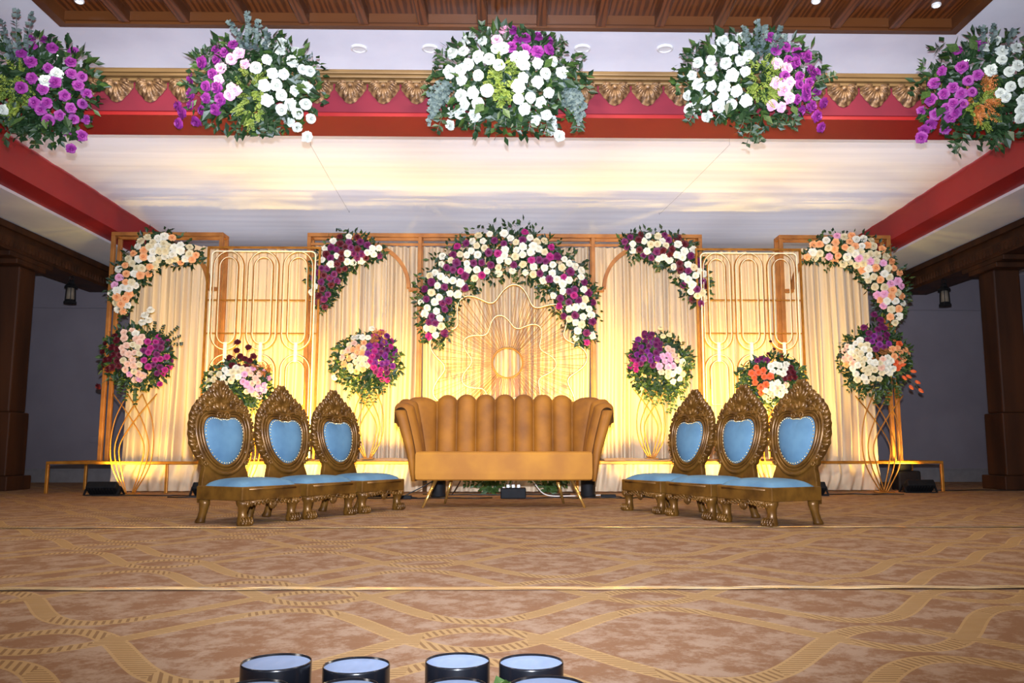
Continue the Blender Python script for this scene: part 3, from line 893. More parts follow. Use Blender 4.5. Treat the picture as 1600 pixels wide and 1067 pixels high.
# -- five clusters hanging on the red beam (positions read off the picture, set at the beam's own distance)
OY = BY - .20
def z2(lst, ox, c, s=.3375): return [(ox + a * s, b * s, c) for a, b in lst]
G1 = 'flower clusters along the red beam'
fl1 = z2([(150,183),(150,215),(215,187),(105,250),(150,290),(250,225),(350,245),(335,290),(230,320),(338,345),(388,362),(153,367),(263,385),(372,402),(105,413),(205,417),(410,440),(308,450),(388,485),(165,480),(222,480),(195,515),(335,505),(285,540),(348,557),(233,565),(408,560),(320,613),(388,635),(337,695)], 0, 'purple') + \
      z2([(10,190),(20,515),(270,347),(220,380),(-20,240),(-60,300),(-80,400),(-40,450),(-100,340),(-60,510)], 0, 'white')
def ex1(t, b):
    for dx, l in ((-8, 70), (8, 85), (25, 80)): stem_leaves(t, [P(25 + dx, 95, OY - .1), P(18 + dx, 65, OY - .24), P(14 + dx * 1.5, 100 - l, OY - .38)], 'euc', .05, 10, .42, 'eucalyptus_sprig')
    for a in ((60, 190, 55, 228), (80, 195, 78, 216), (100, 190, 115, 214), (30, 185, 25, 205)): hang(t, *a, OY - .1)
    fern(t, 25, 140, 30, 45, OY - .16, 'fern')
    stem_leaves(t, [P(115, 125, OY - .1), P(140, 110, OY - .1)], 'leafd', .06, 3, .4, 'leafy_sprig')
arrangement('flower_cluster', 'hanging cluster of purple flowers cut off by the left picture edge', 'flowers', G1, Ell(55, 140, 92, 78, OY, .24), fl1, 7.7, 520, .085, .8, 24, ex1)
fl2 = z2([(1235,200),(1315,205),(1300,235),(1380,245),(1240,280),(1360,290),(1190,320),(1405,325),(1440,335),(1265,345),(1318,348),(1230,402),(1285,402),(1370,425),(1425,410),(1308,447),(1243,470),(1350,490),(1420,487),(1308,515),(1385,533),(1345,570),(1445,555),(1383,597),(1428,640)], 0, 'white') + \
      z2([(1110,250),(1075,278),(1135,300),(1025,320),(1015,375),(1075,415),(1065,445),(1095,425)], 0, 'pink') + \
      z2([(1080,210),(1003,235),(1045,245),(935,295),(1005,280),(985,350),(885,372),(955,405),(1005,410),(885,440),(955,460),(1022,465),(885,490),(938,520),(1000,515),(825,495),(845,530),(910,572),(830,578)], 0, 'purple')
def ex2(t, b):
    for a in ((382, 78, 372, 55, 358, 34), (390, 78, 388, 48, 387, 20), (402, 78, 403, 55, 404, 34), (412, 75, 418, 60, 416, 48)):
        stem_leaves(t, [P(a[0], a[1], OY - .12), P(a[2], a[3], OY - .28), P(a[4], a[5], OY - .36)], 'euc', .042, 12, .45, 'eucalyptus_sprig')
    fern(t, 393, 150, 24, 48, OY - .17, 'fern', 40)
    for a in ((372, 170, 368, 204), (385, 175, 390, 203), (400, 178, 405, 200), (425, 180, 428, 208), (417, 178, 416, 212)): hang(t, *a, OY - .1)
    stem_leaves(t, [P(470, 95, OY - .1), P(489, 88, OY - .12)], 'euc', .05, 4, .14)
    stem_leaves(t, [P(330, 90, OY - .1), P(318, 76, OY - .1)], 'leafd', .05, 3, .4)
arrangement('flower_cluster', 'hanging cluster with purple left, pink middle, white right, left of centre', 'flowers', G1, Ell(398, 132, 100, 72, OY, .25), fl2, 7.9, 560, .08, .75, 24, ex2)
fl3 = z2([(690,145),(610,170),(590,190),(660,195),(575,240),(522,250),(725,230),(760,228),(640,268),(693,278),(595,305),(560,330),(740,305),(643,355),(507,340),(563,377),(820,270),(850,265),(855,305),(920,298),(993,290),(958,345),(1035,342),(853,365),(920,385),(830,405),(617,437),(683,428),(560,450),(973,435),(888,457),(828,463),(578,488),(640,488),(935,482),(857,515),(558,533),(513,530),(623,545),(510,585),(912,565),(960,540),(988,562),(990,610),(1023,637)], 530, 'white') + \
      z2([(805,143),(828,183),(865,180),(918,172),(970,195),(795,222),(862,235),(917,243),(975,237)], 530, 'purple') + z2([(768,143),(730,190)], 530, 'pink')
def ex3(t, b):
    fern(t, 785, 125, 22, 42, OY - .2, 'fern', 46)
    for cx, s in ((700, -1), (882, 1)):
        for k in range(8):
            y0 = 125 + k * 5; x0 = cx + random.uniform(-6, 6)
            stem_leaves(t, [P(x0, y0, OY - .12), P(x0 + s * 14, y0 + 10, OY - .16), P(x0 + s * 26, y0 + 24 + k * 1.5, OY - .14)], 'euc', .04, 9, .45, 'eucalyptus_sprig')
    for a in ((690, 165, 683, 205), (735, 180, 741, 202), (795, 175, 808, 206), (780, 172, 790, 196), (820, 180, 826, 205), (850, 185, 850, 210), (895, 180, 902, 205)): hang(t, *a, OY - .1)
    for a in ((700, 95, 682, 83), (868, 75, 882, 62)): stem_leaves(t, [P(a[0], a[1], OY - .1), P(a[2], a[3], OY - .12)], 'leafd', .07, 3, .14)
    stem_leaves(t, [P(754, 60, OY - .2), P(752, 38, OY - .3)], 'leafd', .055, 3, .3)
    stem_leaves(t, [P(815, 60, OY - .2), P(820, 42, OY - .3)], 'leafd', .06, 2, .36)
arrangement('flower_cluster', 'large hanging cluster mostly of white flowers in the middle of the beam', 'flowers', G1, Ell(795, 128, 112, 76, OY, .27), fl3, 8.5, 640, .085, .75, 27, ex3)
fl4 = z2([(285,175),(200,195),(150,235),(240,232),(85,295),(145,283),(213,297),(283,285),(320,262),(58,353),(143,330),(305,335),(243,355),(85,395),(148,403),(205,410),(203,450),(265,428),(35,448),(123,468),(83,492),(183,500),(245,490),(308,473),(45,515),(127,545)], 1060, 'white') + \
      z2([(455,297),(502,322),(452,390),(508,393),(485,425),(512,458),(432,495),(475,503)], 1060, 'pink') + \
      z2([(425,178),(450,235),(495,222),(548,250),(592,267),(508,283),(543,295),(490,357),(560,360),(615,330),(635,350),(558,395),(605,385),(590,420),(640,425),(548,465),(590,450),(565,520),(615,497),(670,483),(640,545),(658,597)], 1060, 'purple')
def ex4(t, b):
    for a in ((1172, 85, 1166, 62, 1163, 42), (1182, 85, 1184, 58, 1183, 34), (1192, 85, 1194, 62, 1195, 42), (1204, 85, 1212, 62, 1220, 42), (1210, 85, 1220, 70, 1226, 56)):
        stem_leaves(t, [P(a[0], a[1], OY - .12), P(a[2], a[3], OY - .28), P(a[4], a[5], OY - .36)], 'euc', .042, 12, .45, 'eucalyptus_sprig')
    fern(t, 1190, 125, 26, 42, OY - .2, 'fern', 44)
    for a in ((1160, 175, 1152, 208), (1170, 178, 1166, 226), (1165, 205, 1188, 222), (1205, 180, 1215, 200), (1230, 180, 1240, 200), (1122, 170, 1118, 188), (1080, 165, 1076, 190)): hang(t, *a, OY - .1)
    stem_leaves(t, [P(1275, 128, OY - .1), P(1306, 118, OY - .12)], 'leafd', .055, 4, .42)
arrangement('flower_cluster', 'hanging cluster with white left, pink middle, purple right, right of centre', 'flowers', G1, Ell(1172, 122, 106, 70, OY, .25), fl4, 8.1, 560, .08, .75, 24, ex4)
fl5 = z2([(1283,237),(1210,333),(1303,315),(1175,390),(1265,410),(1335,378),(1380,352),(1218,442),(1303,438),(1352,430),(1160,468),(1310,485),(1262,485),(1232,508),(1118,517),(1183,535),(1250,550),(1275,530),(1160,585),(1228,605),(1130,610),(1117,645),(1385,215)], 1060, 'purple') + \
      z2([(1415,225),(1490,240),(1560,225),(1492,280),(1440,330),(1525,335),(1565,308),(1532,405),(1510,455),(1485,435),(1590,385),(1585,470),(1580,515),(1575,555),(1460,190),(1660,300),(1680,400),(1640,480),(1660,240)], 1060, 'white')
def ex5(t, b):
    for a in ((1535, 90, 1534, 65, 1534, 42), (1550, 85, 1552, 60, 1552, 40), (1570, 85, 1576, 65, 1584, 47)):
        stem_leaves(t, [P(a[0], a[1], OY - .12), P(a[2], a[3], OY - .28), P(a[4], a[5], OY - .36)], 'euc', .045, 11, .45, 'eucalyptus_sprig')
    fern(t, 1535, 155, 24, 36, OY - .2, 'rust', 30); fern(t, 1535, 170, 24, 30, OY - .18, 'fern', 24)
    for a in ((1500, 195, 1488, 232), (1500, 190, 1496, 240), (1552, 190, 1545, 220), (1555, 190, 1552, 232), (1590, 180, 1596, 215)): hang(t, *a, OY - .1)
arrangement('flower_cluster', 'hanging cluster of purple and white flowers cut off by the right picture edge', 'flowers', G1, Ell(1545, 138, 108, 80, OY, .24), fl5, 7.9, 560, .085, .75, 24, ex5)

# -- flower garlands on the backdrop arches
AY = FY - .03
def garland(pts, n, cols, rpx, label, mind, nleaf, extra=None, bulge=.16):
    shp = Arc(pts, AY, bulge)
    xy = scatter(lambda: shp.sample(.95), n, mind)
    fl = [(x, y, random.choices([c for c, _ in cols], [k for _, k in cols])[0]) for x, y in xy]
    return arrangement('flower_garland', label, 'flowers', 'flower garlands on the backdrop arches', shp, fl, rpx * .86, int(nleaf * 1.25), .075, .65, 0, extra, 1.3)
def tails(lst, m='leaf', L_=.05):
    def f(t, b):
        for a in lst: hang(t, *a, AY - .08, m, L_, 5)
    return f
garland([(193,481,8),(193,452,20),(216,416,24),(244,388,24),(275,393,20),(306,402,10)], 62, (('cream', 4), ('white', 3), ('peach', 4), ('pink', .6)), 6.6,
        'garland of peach and cream flowers over the far left frame corner', 8.6, 420, tails([(190, 475, 186, 500), (200, 470, 196, 492), (300, 400, 318, 412), (180, 455, 172, 470)]))
garland([(505,475,8),(505,450,20),(516,416,24),(541,391,26),(572,393,17),(592,393,8)], 56, (('white', 5), ('plum', 4), ('maroon', 3)), 6.2,
        'garland of white, plum and maroon flowers on the arch left of the sunburst', 8.6, 420, tails([(503, 470, 502, 490), (505, 470, 512, 480), (490, 420, 478, 422), (490, 440, 480, 446), (585, 392, 600, 400)]))
garland([(682,522,16),(680,482,26),(697,442,34),(735,408,36),(795,391,38),(850,408,36),(887,445,34),(905,490,26),(913,528,14)], 150, (('white', 6), ('cream', 3), ('plum', 5), ('magenta', 1.5)), 6.6,
        'large white and plum flower arch above the gold sunburst', 9.4, 1150, tails([(672, 520, 655, 535), (680, 530, 690, 545), (705, 500, 700, 530), (915, 525, 918, 545), (900, 520, 905, 540), (800, 425, 805, 440), (845, 440, 838, 458), (735, 435, 738, 448), (660, 470, 652, 462)]), .18)
garland([(975,377,6),(999,382,17),(1032,388,23),(1060,396,23),(1077,421,23),(1089,450,19),(1094,472,7)], 62, (('white', 5), ('cream', 1), ('plum', 3.4), ('maroon', 2)), 6.4,
        'garland of white, plum and maroon flowers on the arch right of the sunburst', 8.8, 420, tails([(1000, 400, 985, 412), (1020, 412, 1028, 424), (1093, 465, 1092, 478), (1100, 440, 1112, 446), (985, 382, 970, 378)]))
garland([(1261,402,6),(1286,388,17),(1323,391,25),(1359,405,28),(1382,436,28),(1390,466,22),(1396,497,11)], 76, (('cream', 4), ('white', 3), ('peach', 4), ('pink', 2)), 6.8,
        'garland of peach, pink and cream flowers over the far right frame corner', 9, 520, tails([(1270, 400, 1254, 412), (1300, 408, 1290, 424), (1335, 420, 1345, 440), (1396, 490, 1398, 515), (1405, 480, 1410, 500), (1390, 490, 1392, 512)]))

# -- flower stands and their arrangements
def stand(px, base, s, label, pyb=None):
    x = P(px, 700, base[0]).x; z0 = base[1]
    t = thing('flower_stand', label, 'flower stand', (x, base[0], z0), 0, 'gold wire flower stands')
    MB().span((-.09 * s, -.06, 0), (.09 * s, .06, .012)).build('base_plate', M['gold'], t, world=False)
    for sd in (-1, 1):
        for k in range(3):
            pts = [(sd * (.055 - .02 * k) * .8, sd * .012 * (k + 1), .010), (sd * (.185 - .052 * k), sd * .014 * (k + 1), .27), (sd * (.225 - .058 * k), sd * .014 * (k + 1), .52),
                   (sd * (.19 - .12 * k), sd * .014 * (k + 1), .80), (sd * (.075 - .165 * k), sd * .012 * (k + 1), 1.06)]
            pts = [(a * s * .98, b, c * s) for a, b, c in pts]
            MB().tube(spline(pts, 8), .0062, 6).build('wire_hoop', M['wire'], t, True, world=False)
    MB().tube([(0, 0, .98 * s), (0, 0, 1.12 * s)], .02 * s, 8).build('holder', M['stem'], t, world=False)
    return t
stand(206, (8.84, 0), .98, 'tall gold wire flower stand on the floor at far left')
stand(575, (9.12, RZ + .02), .72, 'small gold wire flower stand on the riser left of the sofa')
stand(1018, (9.12, RZ + .02), .72, 'small gold wire flower stand on the riser right of the sofa')
stand(1378, (8.98, 0), .98, 'tall gold wire flower stand on the floor at far right')
stand(375, (8.78, 0), .92, 'gold wire flower stand behind the left chairs')
stand(1207, (8.78, 0), .92, 'gold wire flower stand behind the right chairs')

def ballfl(blobs, mind):
    have = []; out = []
    for c, cx, cy, rx, ry, n in blobs:
        def smp():
            a = random.uniform(0, 2 * PI); r = math.sqrt(random.random()); return cx + rx * r * math.cos(a), cy + ry * r * math.sin(a)
        for p in scatter(smp, n, mind, have):
            have.append(p); out.append((p[0], p[1], random.choice(c) if isinstance(c, tuple) else c))
    return out
G2 = 'flower arrangements on the gold wire stands'
def st(shape, blobs, label, extra, rpx=5.6, mind=7.2, nleaf=420, dark=.45):
    return arrangement('flower_arrangement', label, 'flowers', G2, Ell(*shape), ballfl(blobs, mind), rpx * .86, int(nleaf * 1.3), .07, dark, 0, extra, 1.1)
def exA(t, b):
    Y = 8.72
    for a in ((258, 530, 278, 510), (258, 536, 282, 525), (256, 540, 286, 537), (240, 525, 242, 503), (250, 528, 256, 508)): stem_leaves(t, [P(a[0], a[1], Y), P(a[2], a[3], Y)], 'leafd', .03, 7, .4, 'eucalyptus_sprig')
    for a in ((200, 590, 195, 625), (210, 590, 212, 632), (190, 590, 186, 615), (222, 590, 226, 610), (235, 585, 240, 600)): hang(t, *a, Y, 'leaf', .05)
    for a in ((235, 484), (222, 503), (232, 500), (226, 492)): stalk_flower(t, b, a[0], a[1], 'white', Y, 6, 225, 560)
    stalk_flower(t, b, 153, 604, 'maroon', Y, 5, 210, 565); stalk_flower(t, b, 258, 578, 'magenta', Y, 5, 210, 565); stalk_flower(t, b, 250, 600, 'magenta', Y, 4.5, 210, 565)
st((214, 558, 52, 46, 8.9, .28), [('maroon', 175, 552, 17, 28, 15), (('magenta', 'plum'), 246, 556, 25, 32, 24), (('white', 'blush'), 207, 530, 20, 14, 8), (('blush', 'cream'), 205, 560, 22, 22, 14), (('blush', 'pink'), 205, 588, 22, 10, 5)],
   'maroon, blush and magenta arrangement on the far left stand', exA)
def exB(t, b):
    Y = 8.62
    for a in ((371, 534), (388, 542), (370, 547), (358, 558), (375, 556), (396, 556), (382, 560), (362, 570), (372, 572), (384, 572), (390, 563)): stalk_flower(t, b, a[0], a[1], 'maroon', Y, 5, 378, 600)
    fern(t, 408, 575, 16, 10, Y, 'rust', 24, .06)
    for a in ((395, 610, 400, 640), (385, 615, 390, 640), (345, 610, 335, 635)): hang(t, *a, Y, 'leaf', .05)
st((372, 600, 48, 34, 8.78, .26), [(('white', 'cream'), 342, 596, 22, 22, 16), (('pink', 'blush'), 400, 596, 22, 24, 20), (('cream', 'white'), 370, 582, 14, 10, 6), (('white',), 328, 618, 10, 10, 5)],
   'white and pink arrangement with maroon tips behind the tallest left chair', exB)
def exC(t, b):
    Y = 8.86
    for a in ((555, 595, 545, 622), (565, 600, 566, 630), (580, 600, 584, 628), (590, 590, 600, 612), (605, 560, 628, 552), (540, 580, 528, 590), (575, 600, 575, 634)): hang(t, *a, Y, 'leaf', .05)
    stalk_flower(t, b, 581, 513, 'white', Y, 5, 575, 565); stalk_flower(t, b, 575, 527, 'white', Y, 5, 575, 565); stalk_flower(t, b, 522, 590, 'white', Y, 5, 565, 570)
    fern(t, 592, 527, 12, 10, Y, 'rust', 18, .06)
st((573, 566, 50, 44, 9.1, .26), [(('magenta', 'plum', 'purple'), 597, 552, 22, 34, 32), (('cream', 'blush', 'peach'), 560, 558, 26, 24, 24), (('white', 'cream'), 560, 534, 14, 9, 5), ('magenta', 600, 590, 8, 8, 2)],
   'cream, peach and magenta arrangement left of the sofa', exC)
def exD(t, b):
    Y = 8.86
    for a in ((1040, 600, 1035, 630), (1050, 600, 1052, 640), (1058, 595, 1066, 625), (1030, 600, 1022, 632), (1015, 600, 1012, 625), (1065, 570, 1084, 572), (1045, 610, 1045, 645)): hang(t, *a, Y, 'leaf', .055)
    for a in ((1032, 512), (1046, 523), (1036, 525)): stalk_flower(t, b, a[0], a[1], 'cream', Y, 4.5, 1033, 575)
    for a in ((1007, 520), (993, 539), (1016, 527)): stalk_flower(t, b, a[0], a[1], 'plum', Y, 5, 1033, 575)
st((1032, 572, 46, 46, 9.1, .26), [(('plum', 'purple'), 1012, 547, 22, 26, 24), (('magenta',), 990, 566, 8, 14, 6), (('pink', 'blush'), 1038, 562, 20, 20, 14), (('white', 'cream'), 1052, 575, 18, 22, 16)],
   'purple, pink and white arrangement right of the sofa', exD, nleaf=520)
def exE(t, b):
    Y = 8.62
    for a in ((1205, 620, 1200, 642), (1215, 620, 1218, 645), (1170, 590, 1152, 602), (1170, 585, 1158, 590), (1240, 580, 1258, 574)): hang(t, *a, Y, 'leaf', .05)
    for a in ((1204, 533), (1210, 545), (1200, 552), (1222, 556)): stalk_flower(t, b, a[0], a[1], 'maroon', Y, 2.5, 1207, 590)
st((1205, 592, 48, 34, 8.78, .26), [('orange', 1188, 590, 16, 18, 10), (('white',), 1217, 576, 16, 10, 11), ('maroon', 1232, 584, 14, 10, 11), (('blush', 'white'), 1210, 606, 22, 14, 12), (('cream', 'white'), 1205, 624, 12, 8, 6), ('plum', 1190, 562, 8, 4, 3), ('orange', 1191, 612, 4, 4, 1)],
   'orange, white and maroon arrangement behind the right chairs', exE)
def exF(t, b):
    Y = 8.76
    bm_ = bud_mesh(M['p_orange'])
    for px, py in ((1427, 580), (1420, 588), (1413, 590), (1434, 597), (1424, 605), (1439, 610), (1411, 570)):
        p = P(px, py, Y); q = P(1395, 575, Y + .05)
        MB().tube([q, q.lerp(p, .6) + V((0, 0, .015)), p], .0022, 4).build('stalk', M['stem'], t)
        inst('tulip', bm_, t, p - b, aimq(p - q), .033, 'orange tulip bud')
    for a in ((1350, 600, 1345, 622), (1365, 605, 1368, 630), (1380, 605, 1384, 632), (1395, 600, 1402, 620), (1335, 595, 1325, 610), (1400, 560, 1416, 556)): hang(t, *a, Y, 'leaf', .055)
    for a in ((1366, 491), (1376, 499), (1378, 508), (1372, 514), (1382, 512), (1350, 511), (1358, 520), (1386, 522)): stalk_flower(t, b, a[0], a[1], 'plum', Y, 5.4, 1370, 560)
    fern(t, 1373, 553, 13, 13, Y, 'rust', 22, .07)
st((1366, 562, 52, 48, 8.98, .28), [(('purple', 'plum'), 1372, 532, 18, 14, 10), (('cream', 'white'), 1346, 545, 20, 18, 18), (('cream', 'white'), 1356, 580, 28, 18, 18), (('blush', 'peach'), 1325, 558, 10, 18, 9), (('orange', 'peach'), 1404, 556, 14, 20, 12), (('white', 'blush'), 1385, 572, 16, 14, 8)],
   'cream, purple and orange arrangement on the far right stand', exF, nleaf=560)

# ================================================================== SOFA
SFX, SFY = P(788, 700, 7.1).x, 7.12
sofa = thing('sofa', 'mustard velvet channel-back loveseat on thin gold legs', 'sofa', (SFX, SFY, 0))
HX, RC, YBK, ARM = .575, .14, .22, .30        # flat half width, corner radius, depth of the back line, straight arm
LH = HX + PI / 2 * RC + ARM
def spath(s):                                  # s: metres along from the middle; point and outward normal
    sg = 1 if s >= 0 else -1; a = abs(s)
    if a <= HX: return V((sg * a, YBK, 0)), V((0, 1, 0))
    a -= HX
    if a <= PI / 2 * RC:
        th = a / RC; return V((sg * (HX + RC * math.sin(th)), YBK - RC + RC * math.cos(th), 0)), V((sg * math.sin(th), math.cos(th), 0))
    a -= PI / 2 * RC
    return V((sg * (HX + RC), YBK - RC - a, 0)), V((sg, 0, 0))
def stop(s):
    a = max(0, abs(s) - HX * .8) / (LH - HX * .8)
    return .945 - .115 * a ** 1.4
def flare(z, s):
    a = abs(s) / LH
    return (.02 + .10 * a ** 1.5) * max(0, (z - .38) / .5) ** 1.3
NCH = 13; CW = 2 * LH / NCH
for c in range(NCH):
    s0 = -LH + CW * c
    mb = MB()
    def fn(u, v):
        s = s0 + CW * (.015 + .97 * u); q = 2 * u - 1
        p, n = spath(s); zt_ = stop(s0 + CW / 2) - .045 * abs(q) ** 2.6
        bul = .055 * math.sqrt(max(0, 1 - q * q))
        rr = .052
        if v < .6:
            z = .36 + (zt_ - rr - .36) * v / .6; off = flare(z, s) - bul
        elif v < .9:
            th = (v - .6) / .3 * PI; zc = zt_ - rr
            off = flare(zc, s) + rr - (rr + bul) * math.cos(th) if th < PI / 2 else flare(zc, s) + rr - rr * math.cos(th)
            z = zc + rr * math.sin(th)
        else:
            z = zt_ - rr - (v - .9) / .1 * .12; off = flare(zt_ - rr, s) + 2 * rr
        return p + n * off + V((0, 0, z))
    mb.grid(fn, 10, 30)
    mb.build('back_channel', M['velvet'], sofa, True, world=False)
mb = MB()
NS = 60
def shell(u, v, o):
    s = -LH + 2 * LH * u; p, n = spath(s); zt_ = stop(s) - .05
    z = .205 + (zt_ - .205) * v
    off = flare(z, s) + o - .06 * (1 - v) ** 2 * (1 if o > .05 else .0)
    return p + n * off + V((0, 0, z))
rings = []
for i in range(-4, NS + 5):
    u = max(0, min(1, i / NS)); e = max(0, -i, i - NS) / 4     # the arm fronts are rounded over
    k = math.sqrt(max(0.0, 1 - (e * .97) ** 2)); fw = V((0, -.045 * e, 0))
    if e > 0:
        A = [shell(u, v, .098) for v in [q / 8 for q in range(9)]]; B2 = [shell(u, v, .005) for v in [1 - q / 8 for q in range(9)]]
        Mx = [(A[q] + B2[8 - q]) / 2 for q in range(9)]
        rings.append([Mx[q].lerp(A[q], k) + fw for q in range(9)] + [Mx[8 - q].lerp(B2[q], k) + fw for q in range(9)])
        continue
    rings.append([shell(u, v, .098) for v in [k / 8 for k in range(9)]] + [shell(u, v, .005) for v in [1 - k / 8 for k in range(9)]])
mb.loft(rings)
mb.build('shell', M['velvet'], sofa, True, world=False)
mb = MB()
def seat_ring(z, ins):
    out = []
    W2 = HX + RC - .004 - ins
    for i in range(25):
        t_ = i / 24; x = -W2 + 2 * W2 * t_
        out.append(V((x, -.345 + ins - .045 * (1 - (2 * t_ - 1) ** 2), z)))
    out += [V((W2, YBK - RC, z)), V((HX, YBK - .01, z)), V((-HX, YBK - .01, z)), V((-W2, YBK - RC, z))]
    return out
mb.loft([seat_ring(.215, .02), seat_ring(.225, .004), seat_ring(.27, 0), seat_ring(.42, 0), seat_ring(.438, .006), seat_ring(.446, .025)])
mb.build('seat', M['seatv'], sofa, False, world=False)
for sx in (-1, 1):
    for yy, fx, fy in ((-.30, .645, -.37), (.10, .51, .16)):
        tx = .55 if yy < 0 else .45
        MB().tube([(sx * tx, yy, .216), (sx * fx, fy, 0.0)], [.016, .010], 8).build('leg', M['leggold'], sofa, True, world=False)

# ================================================================== CEREMONIAL CHAIRS
SW, SL, SH = .50, .46, .235
HALF = [(.205, 0), (.198, .05), (.185, .10), (.172, .135), (.170, .15), (.190, .165), (.188, .185), (.200, .20), (.228, .235), (.246, .275), (.262, .30), (.256, .33), (.264, .36), (.256, .40), (.258, .43), (.246, .455),
        (.244, .49), (.226, .52), (.214, .545), (.186, .57), (.176, .59), (.148, .60), (.132, .625), (.104, .632), (.092, .655), (.068, .662), (.062, .685), (.042, .69), (.030, .715), (.014, .712), (0, .735)]
HEART = [(0, .468), (.03, .466), (.06, .474), (.105, .472), (.143, .445), (.16, .395), (.157, .335), (.138, .27), (.10, .213), (.052, .176), (0, .164)]
LEAN = math.radians(9)
def bk(x, z, y):                              # backrest plane: y<0 is towards the sitter
    yy = SL / 2 - .045 + y
    return V((x, yy * 1 + z * math.sin(LEAN) - 0, SH - .03 + z * math.cos(LEAN) + 0))
def mirror(h): return [(-x, z) for x, z in h] + [(x, z) for x, z in h[-2:0:-1]] if False else [(x, z) for x, z in h] + [(-x, z) for x, z in h[-2::-1] if x > 0]
def make_chair(label):
    t = thing('ceremonial_chair', label, 'chair', (0, 0, 0), 0, 'carved gold chairs with blue cushions')
    B = lambda mb, n, m, sm=False, par=None, bev=0: mb.build(n, M[m], par or t, sm, world=False, bevel=bev)
    # seat frame, apron, cushion
    B(MB().span((-SW / 2, -SL / 2, SH - .085), (SW / 2, SL / 2 - .05, SH)), 'seat_frame', 'throne', bev=.006)
    mb = MB()
    mb.span((-SW / 2 + .05, -SL / 2 - .006, SH - .022), (SW / 2 - .05, -SL / 2 - .0005, SH - .010))
    for sx in (-1, 1):
        for k in range(5):
            x = sx * (.045 + k * .032); r = .017 - .002 * k
            mb.tube([(x + r * (1 - q * .6) * math.cos(q * 6), -SL / 2 - .004, SH - .095 - .004 * k + r * (1 - q * .6) * math.sin(q * 6)) for q in [i / 10 for i in range(11)]], .007, 5)
    for k in range(-2, 3):
        a = k * .5; mb.ball((math.sin(a) * .024, -SL / 2 - .002, SH - .104 - math.cos(a) * .02), (.011, .014, .022), 6, 4)
    mb.span((-SW / 2 + .06, -SL / 2 + .002, SH - .105), (SW / 2 - .06, -SL / 2 + .018, SH - .085))
    B(mb, 'carved_apron', 'throne', True)
    def cush(u, v):
        x = (u - .5) * 2; y = (v - .5) * 2
        e = max(0, (1 - abs(x) ** 5) * (1 - abs(y) ** 5))
        return (x * (SW / 2 - .018), -SL / 2 + .018 + (y + 1) / 2 * (SL - .105), SH - .002 + .052 * e ** .5 * (1 - .25 * (x * x + y * y) / 2))
    B(MB().grid(cush, 18, 18), 'seat_cushion', 'blue', True)
    # backrest slab
    full = mirror(HALF)
    B(MB().prism(full, .038, lambda x, z, d: bk(x, z, d)), 'backrest', 'throne', bev=.004)
    hp = [V((x, z, 0)) for x, z in mirror(HEART)]
    hs = spline(hp, 5, True)
    cz = .325
    sc2 = lambda k, d=0: [bk(p.x * k, cz + (p.y - cz) * k + d, -.004) for p in hs]
    mb = MB(); mb.tube(sc2(1.08), .012, 6, True); mb.tube(sc2(1.22), .007, 6, True); mb.tube(sc2(1.38, -.004), .014, 6, True)
    B(mb, 'heart_moulding', 'throne', True)
    # carved relief: leaves along the edge, palmette on the crest, scrolls at the heart
    mb = MB()
    def lobe(x, z, a, ln, wd, h=.016):
        d = V((math.sin(a), math.cos(a), 0)); s = V((d.y, -d.x, 0)); n = 5
        rows = []
        for i in range(n + 1):
            q = i / n; w_ = wd * math.sin(PI * (.12 + .84 * q)) ** .7; c = V((x, z, 0)) + d * ln * q
            rows.append([c - s * w_, c - s * w_ * .45, c, c + s * w_ * .45, c + s * w_])
        hh = (0, .8, .55, .8, 0)
        vs = [bk(p.x, p.y, .004 - h * hh[j] * math.sin(PI * (.1 + .85 * i / n))) for i, r in enumerate(rows) for j, p in enumerate(r)]
        fs = [(i * 5 + j, i * 5 + j + 1, i * 5 + j + 6, i * 5 + j + 5) for i in range(n) for j in range(4)]
        mb.add(vs, fs)
    def scroll(x, z, r, turns, sg, rad=.009):
        pts = [bk(x + sg * r * (1 - .8 * q) * math.cos(q * turns * 2 * PI), z + r * (1 - .8 * q) * math.sin(q * turns * 2 * PI), -.012) for q in [i / 20 for i in range(21)]]
        mb.tube(pts, [rad * (1 - .4 * i / 20) for i in range(21)], 6)
    for k in range(-4, 5):
        a = k * .30; lobe(math.sin(a) * .02, .575, a, .125 - .012 * abs(k), .014, .026)
    for k in range(-3, 4):
        a = k * .42; lobe(math.sin(a) * .03, .515, a, .075, .016, .024)
    for sg in (-1, 1):
        for x, z, a, ln, wd in ((.075, .545, .5, .07, .018), (.11, .53, .75, .07, .018), (.15, .505, .6, .07, .018), (.185, .475, .45, .07, .018), (.212, .43, .25, .065, .015), (.225, .375, .1, .065, .015),
                                (.226, .32, .0, .06, .015), (.218, .265, -.15, .06, .015), (.195, .215, -.45, .06, .015), (.17, .19, .5, .045, .013), (.235, .40, .5, .04, .012), (.24, .345, .4, .04, .012), (.235, .295, .3, .04, .012),
                                (.06, .60, .55, .06, .015), (.10, .575, .9, .06, .015), (.14, .555, 1.0, .055, .015)):
            lobe(sg * x, z, sg * a, ln, wd, .024)
        for i in range(7, len(HALF) - 1, 1):
            (xa, za), (xb, zb2) = HALF[i - 1], HALF[i + 1]
            nx, nz = zb2 - za, xa - xb; ln_ = math.hypot(nx, nz); nx /= ln_; nz /= ln_
            lobe(sg * (HALF[i][0] - nx * .034), HALF[i][1] - nz * .034, sg * math.atan2(nx + .1, nz + .55), .052, .012, .026)
        scroll(sg * .034, .487, .026, 1.3, -sg, .010); scroll(sg * .125, .53, .024, 1.4, sg, .008); scroll(sg * .19, .50, .022, 1.4, sg, .008)
        scroll(sg * .168, .168, .018, 1.2, sg, .007); scroll(sg * .082, .585, .018, 1.3, sg, .007)
    B(mb, 'carving', 'throne', True)
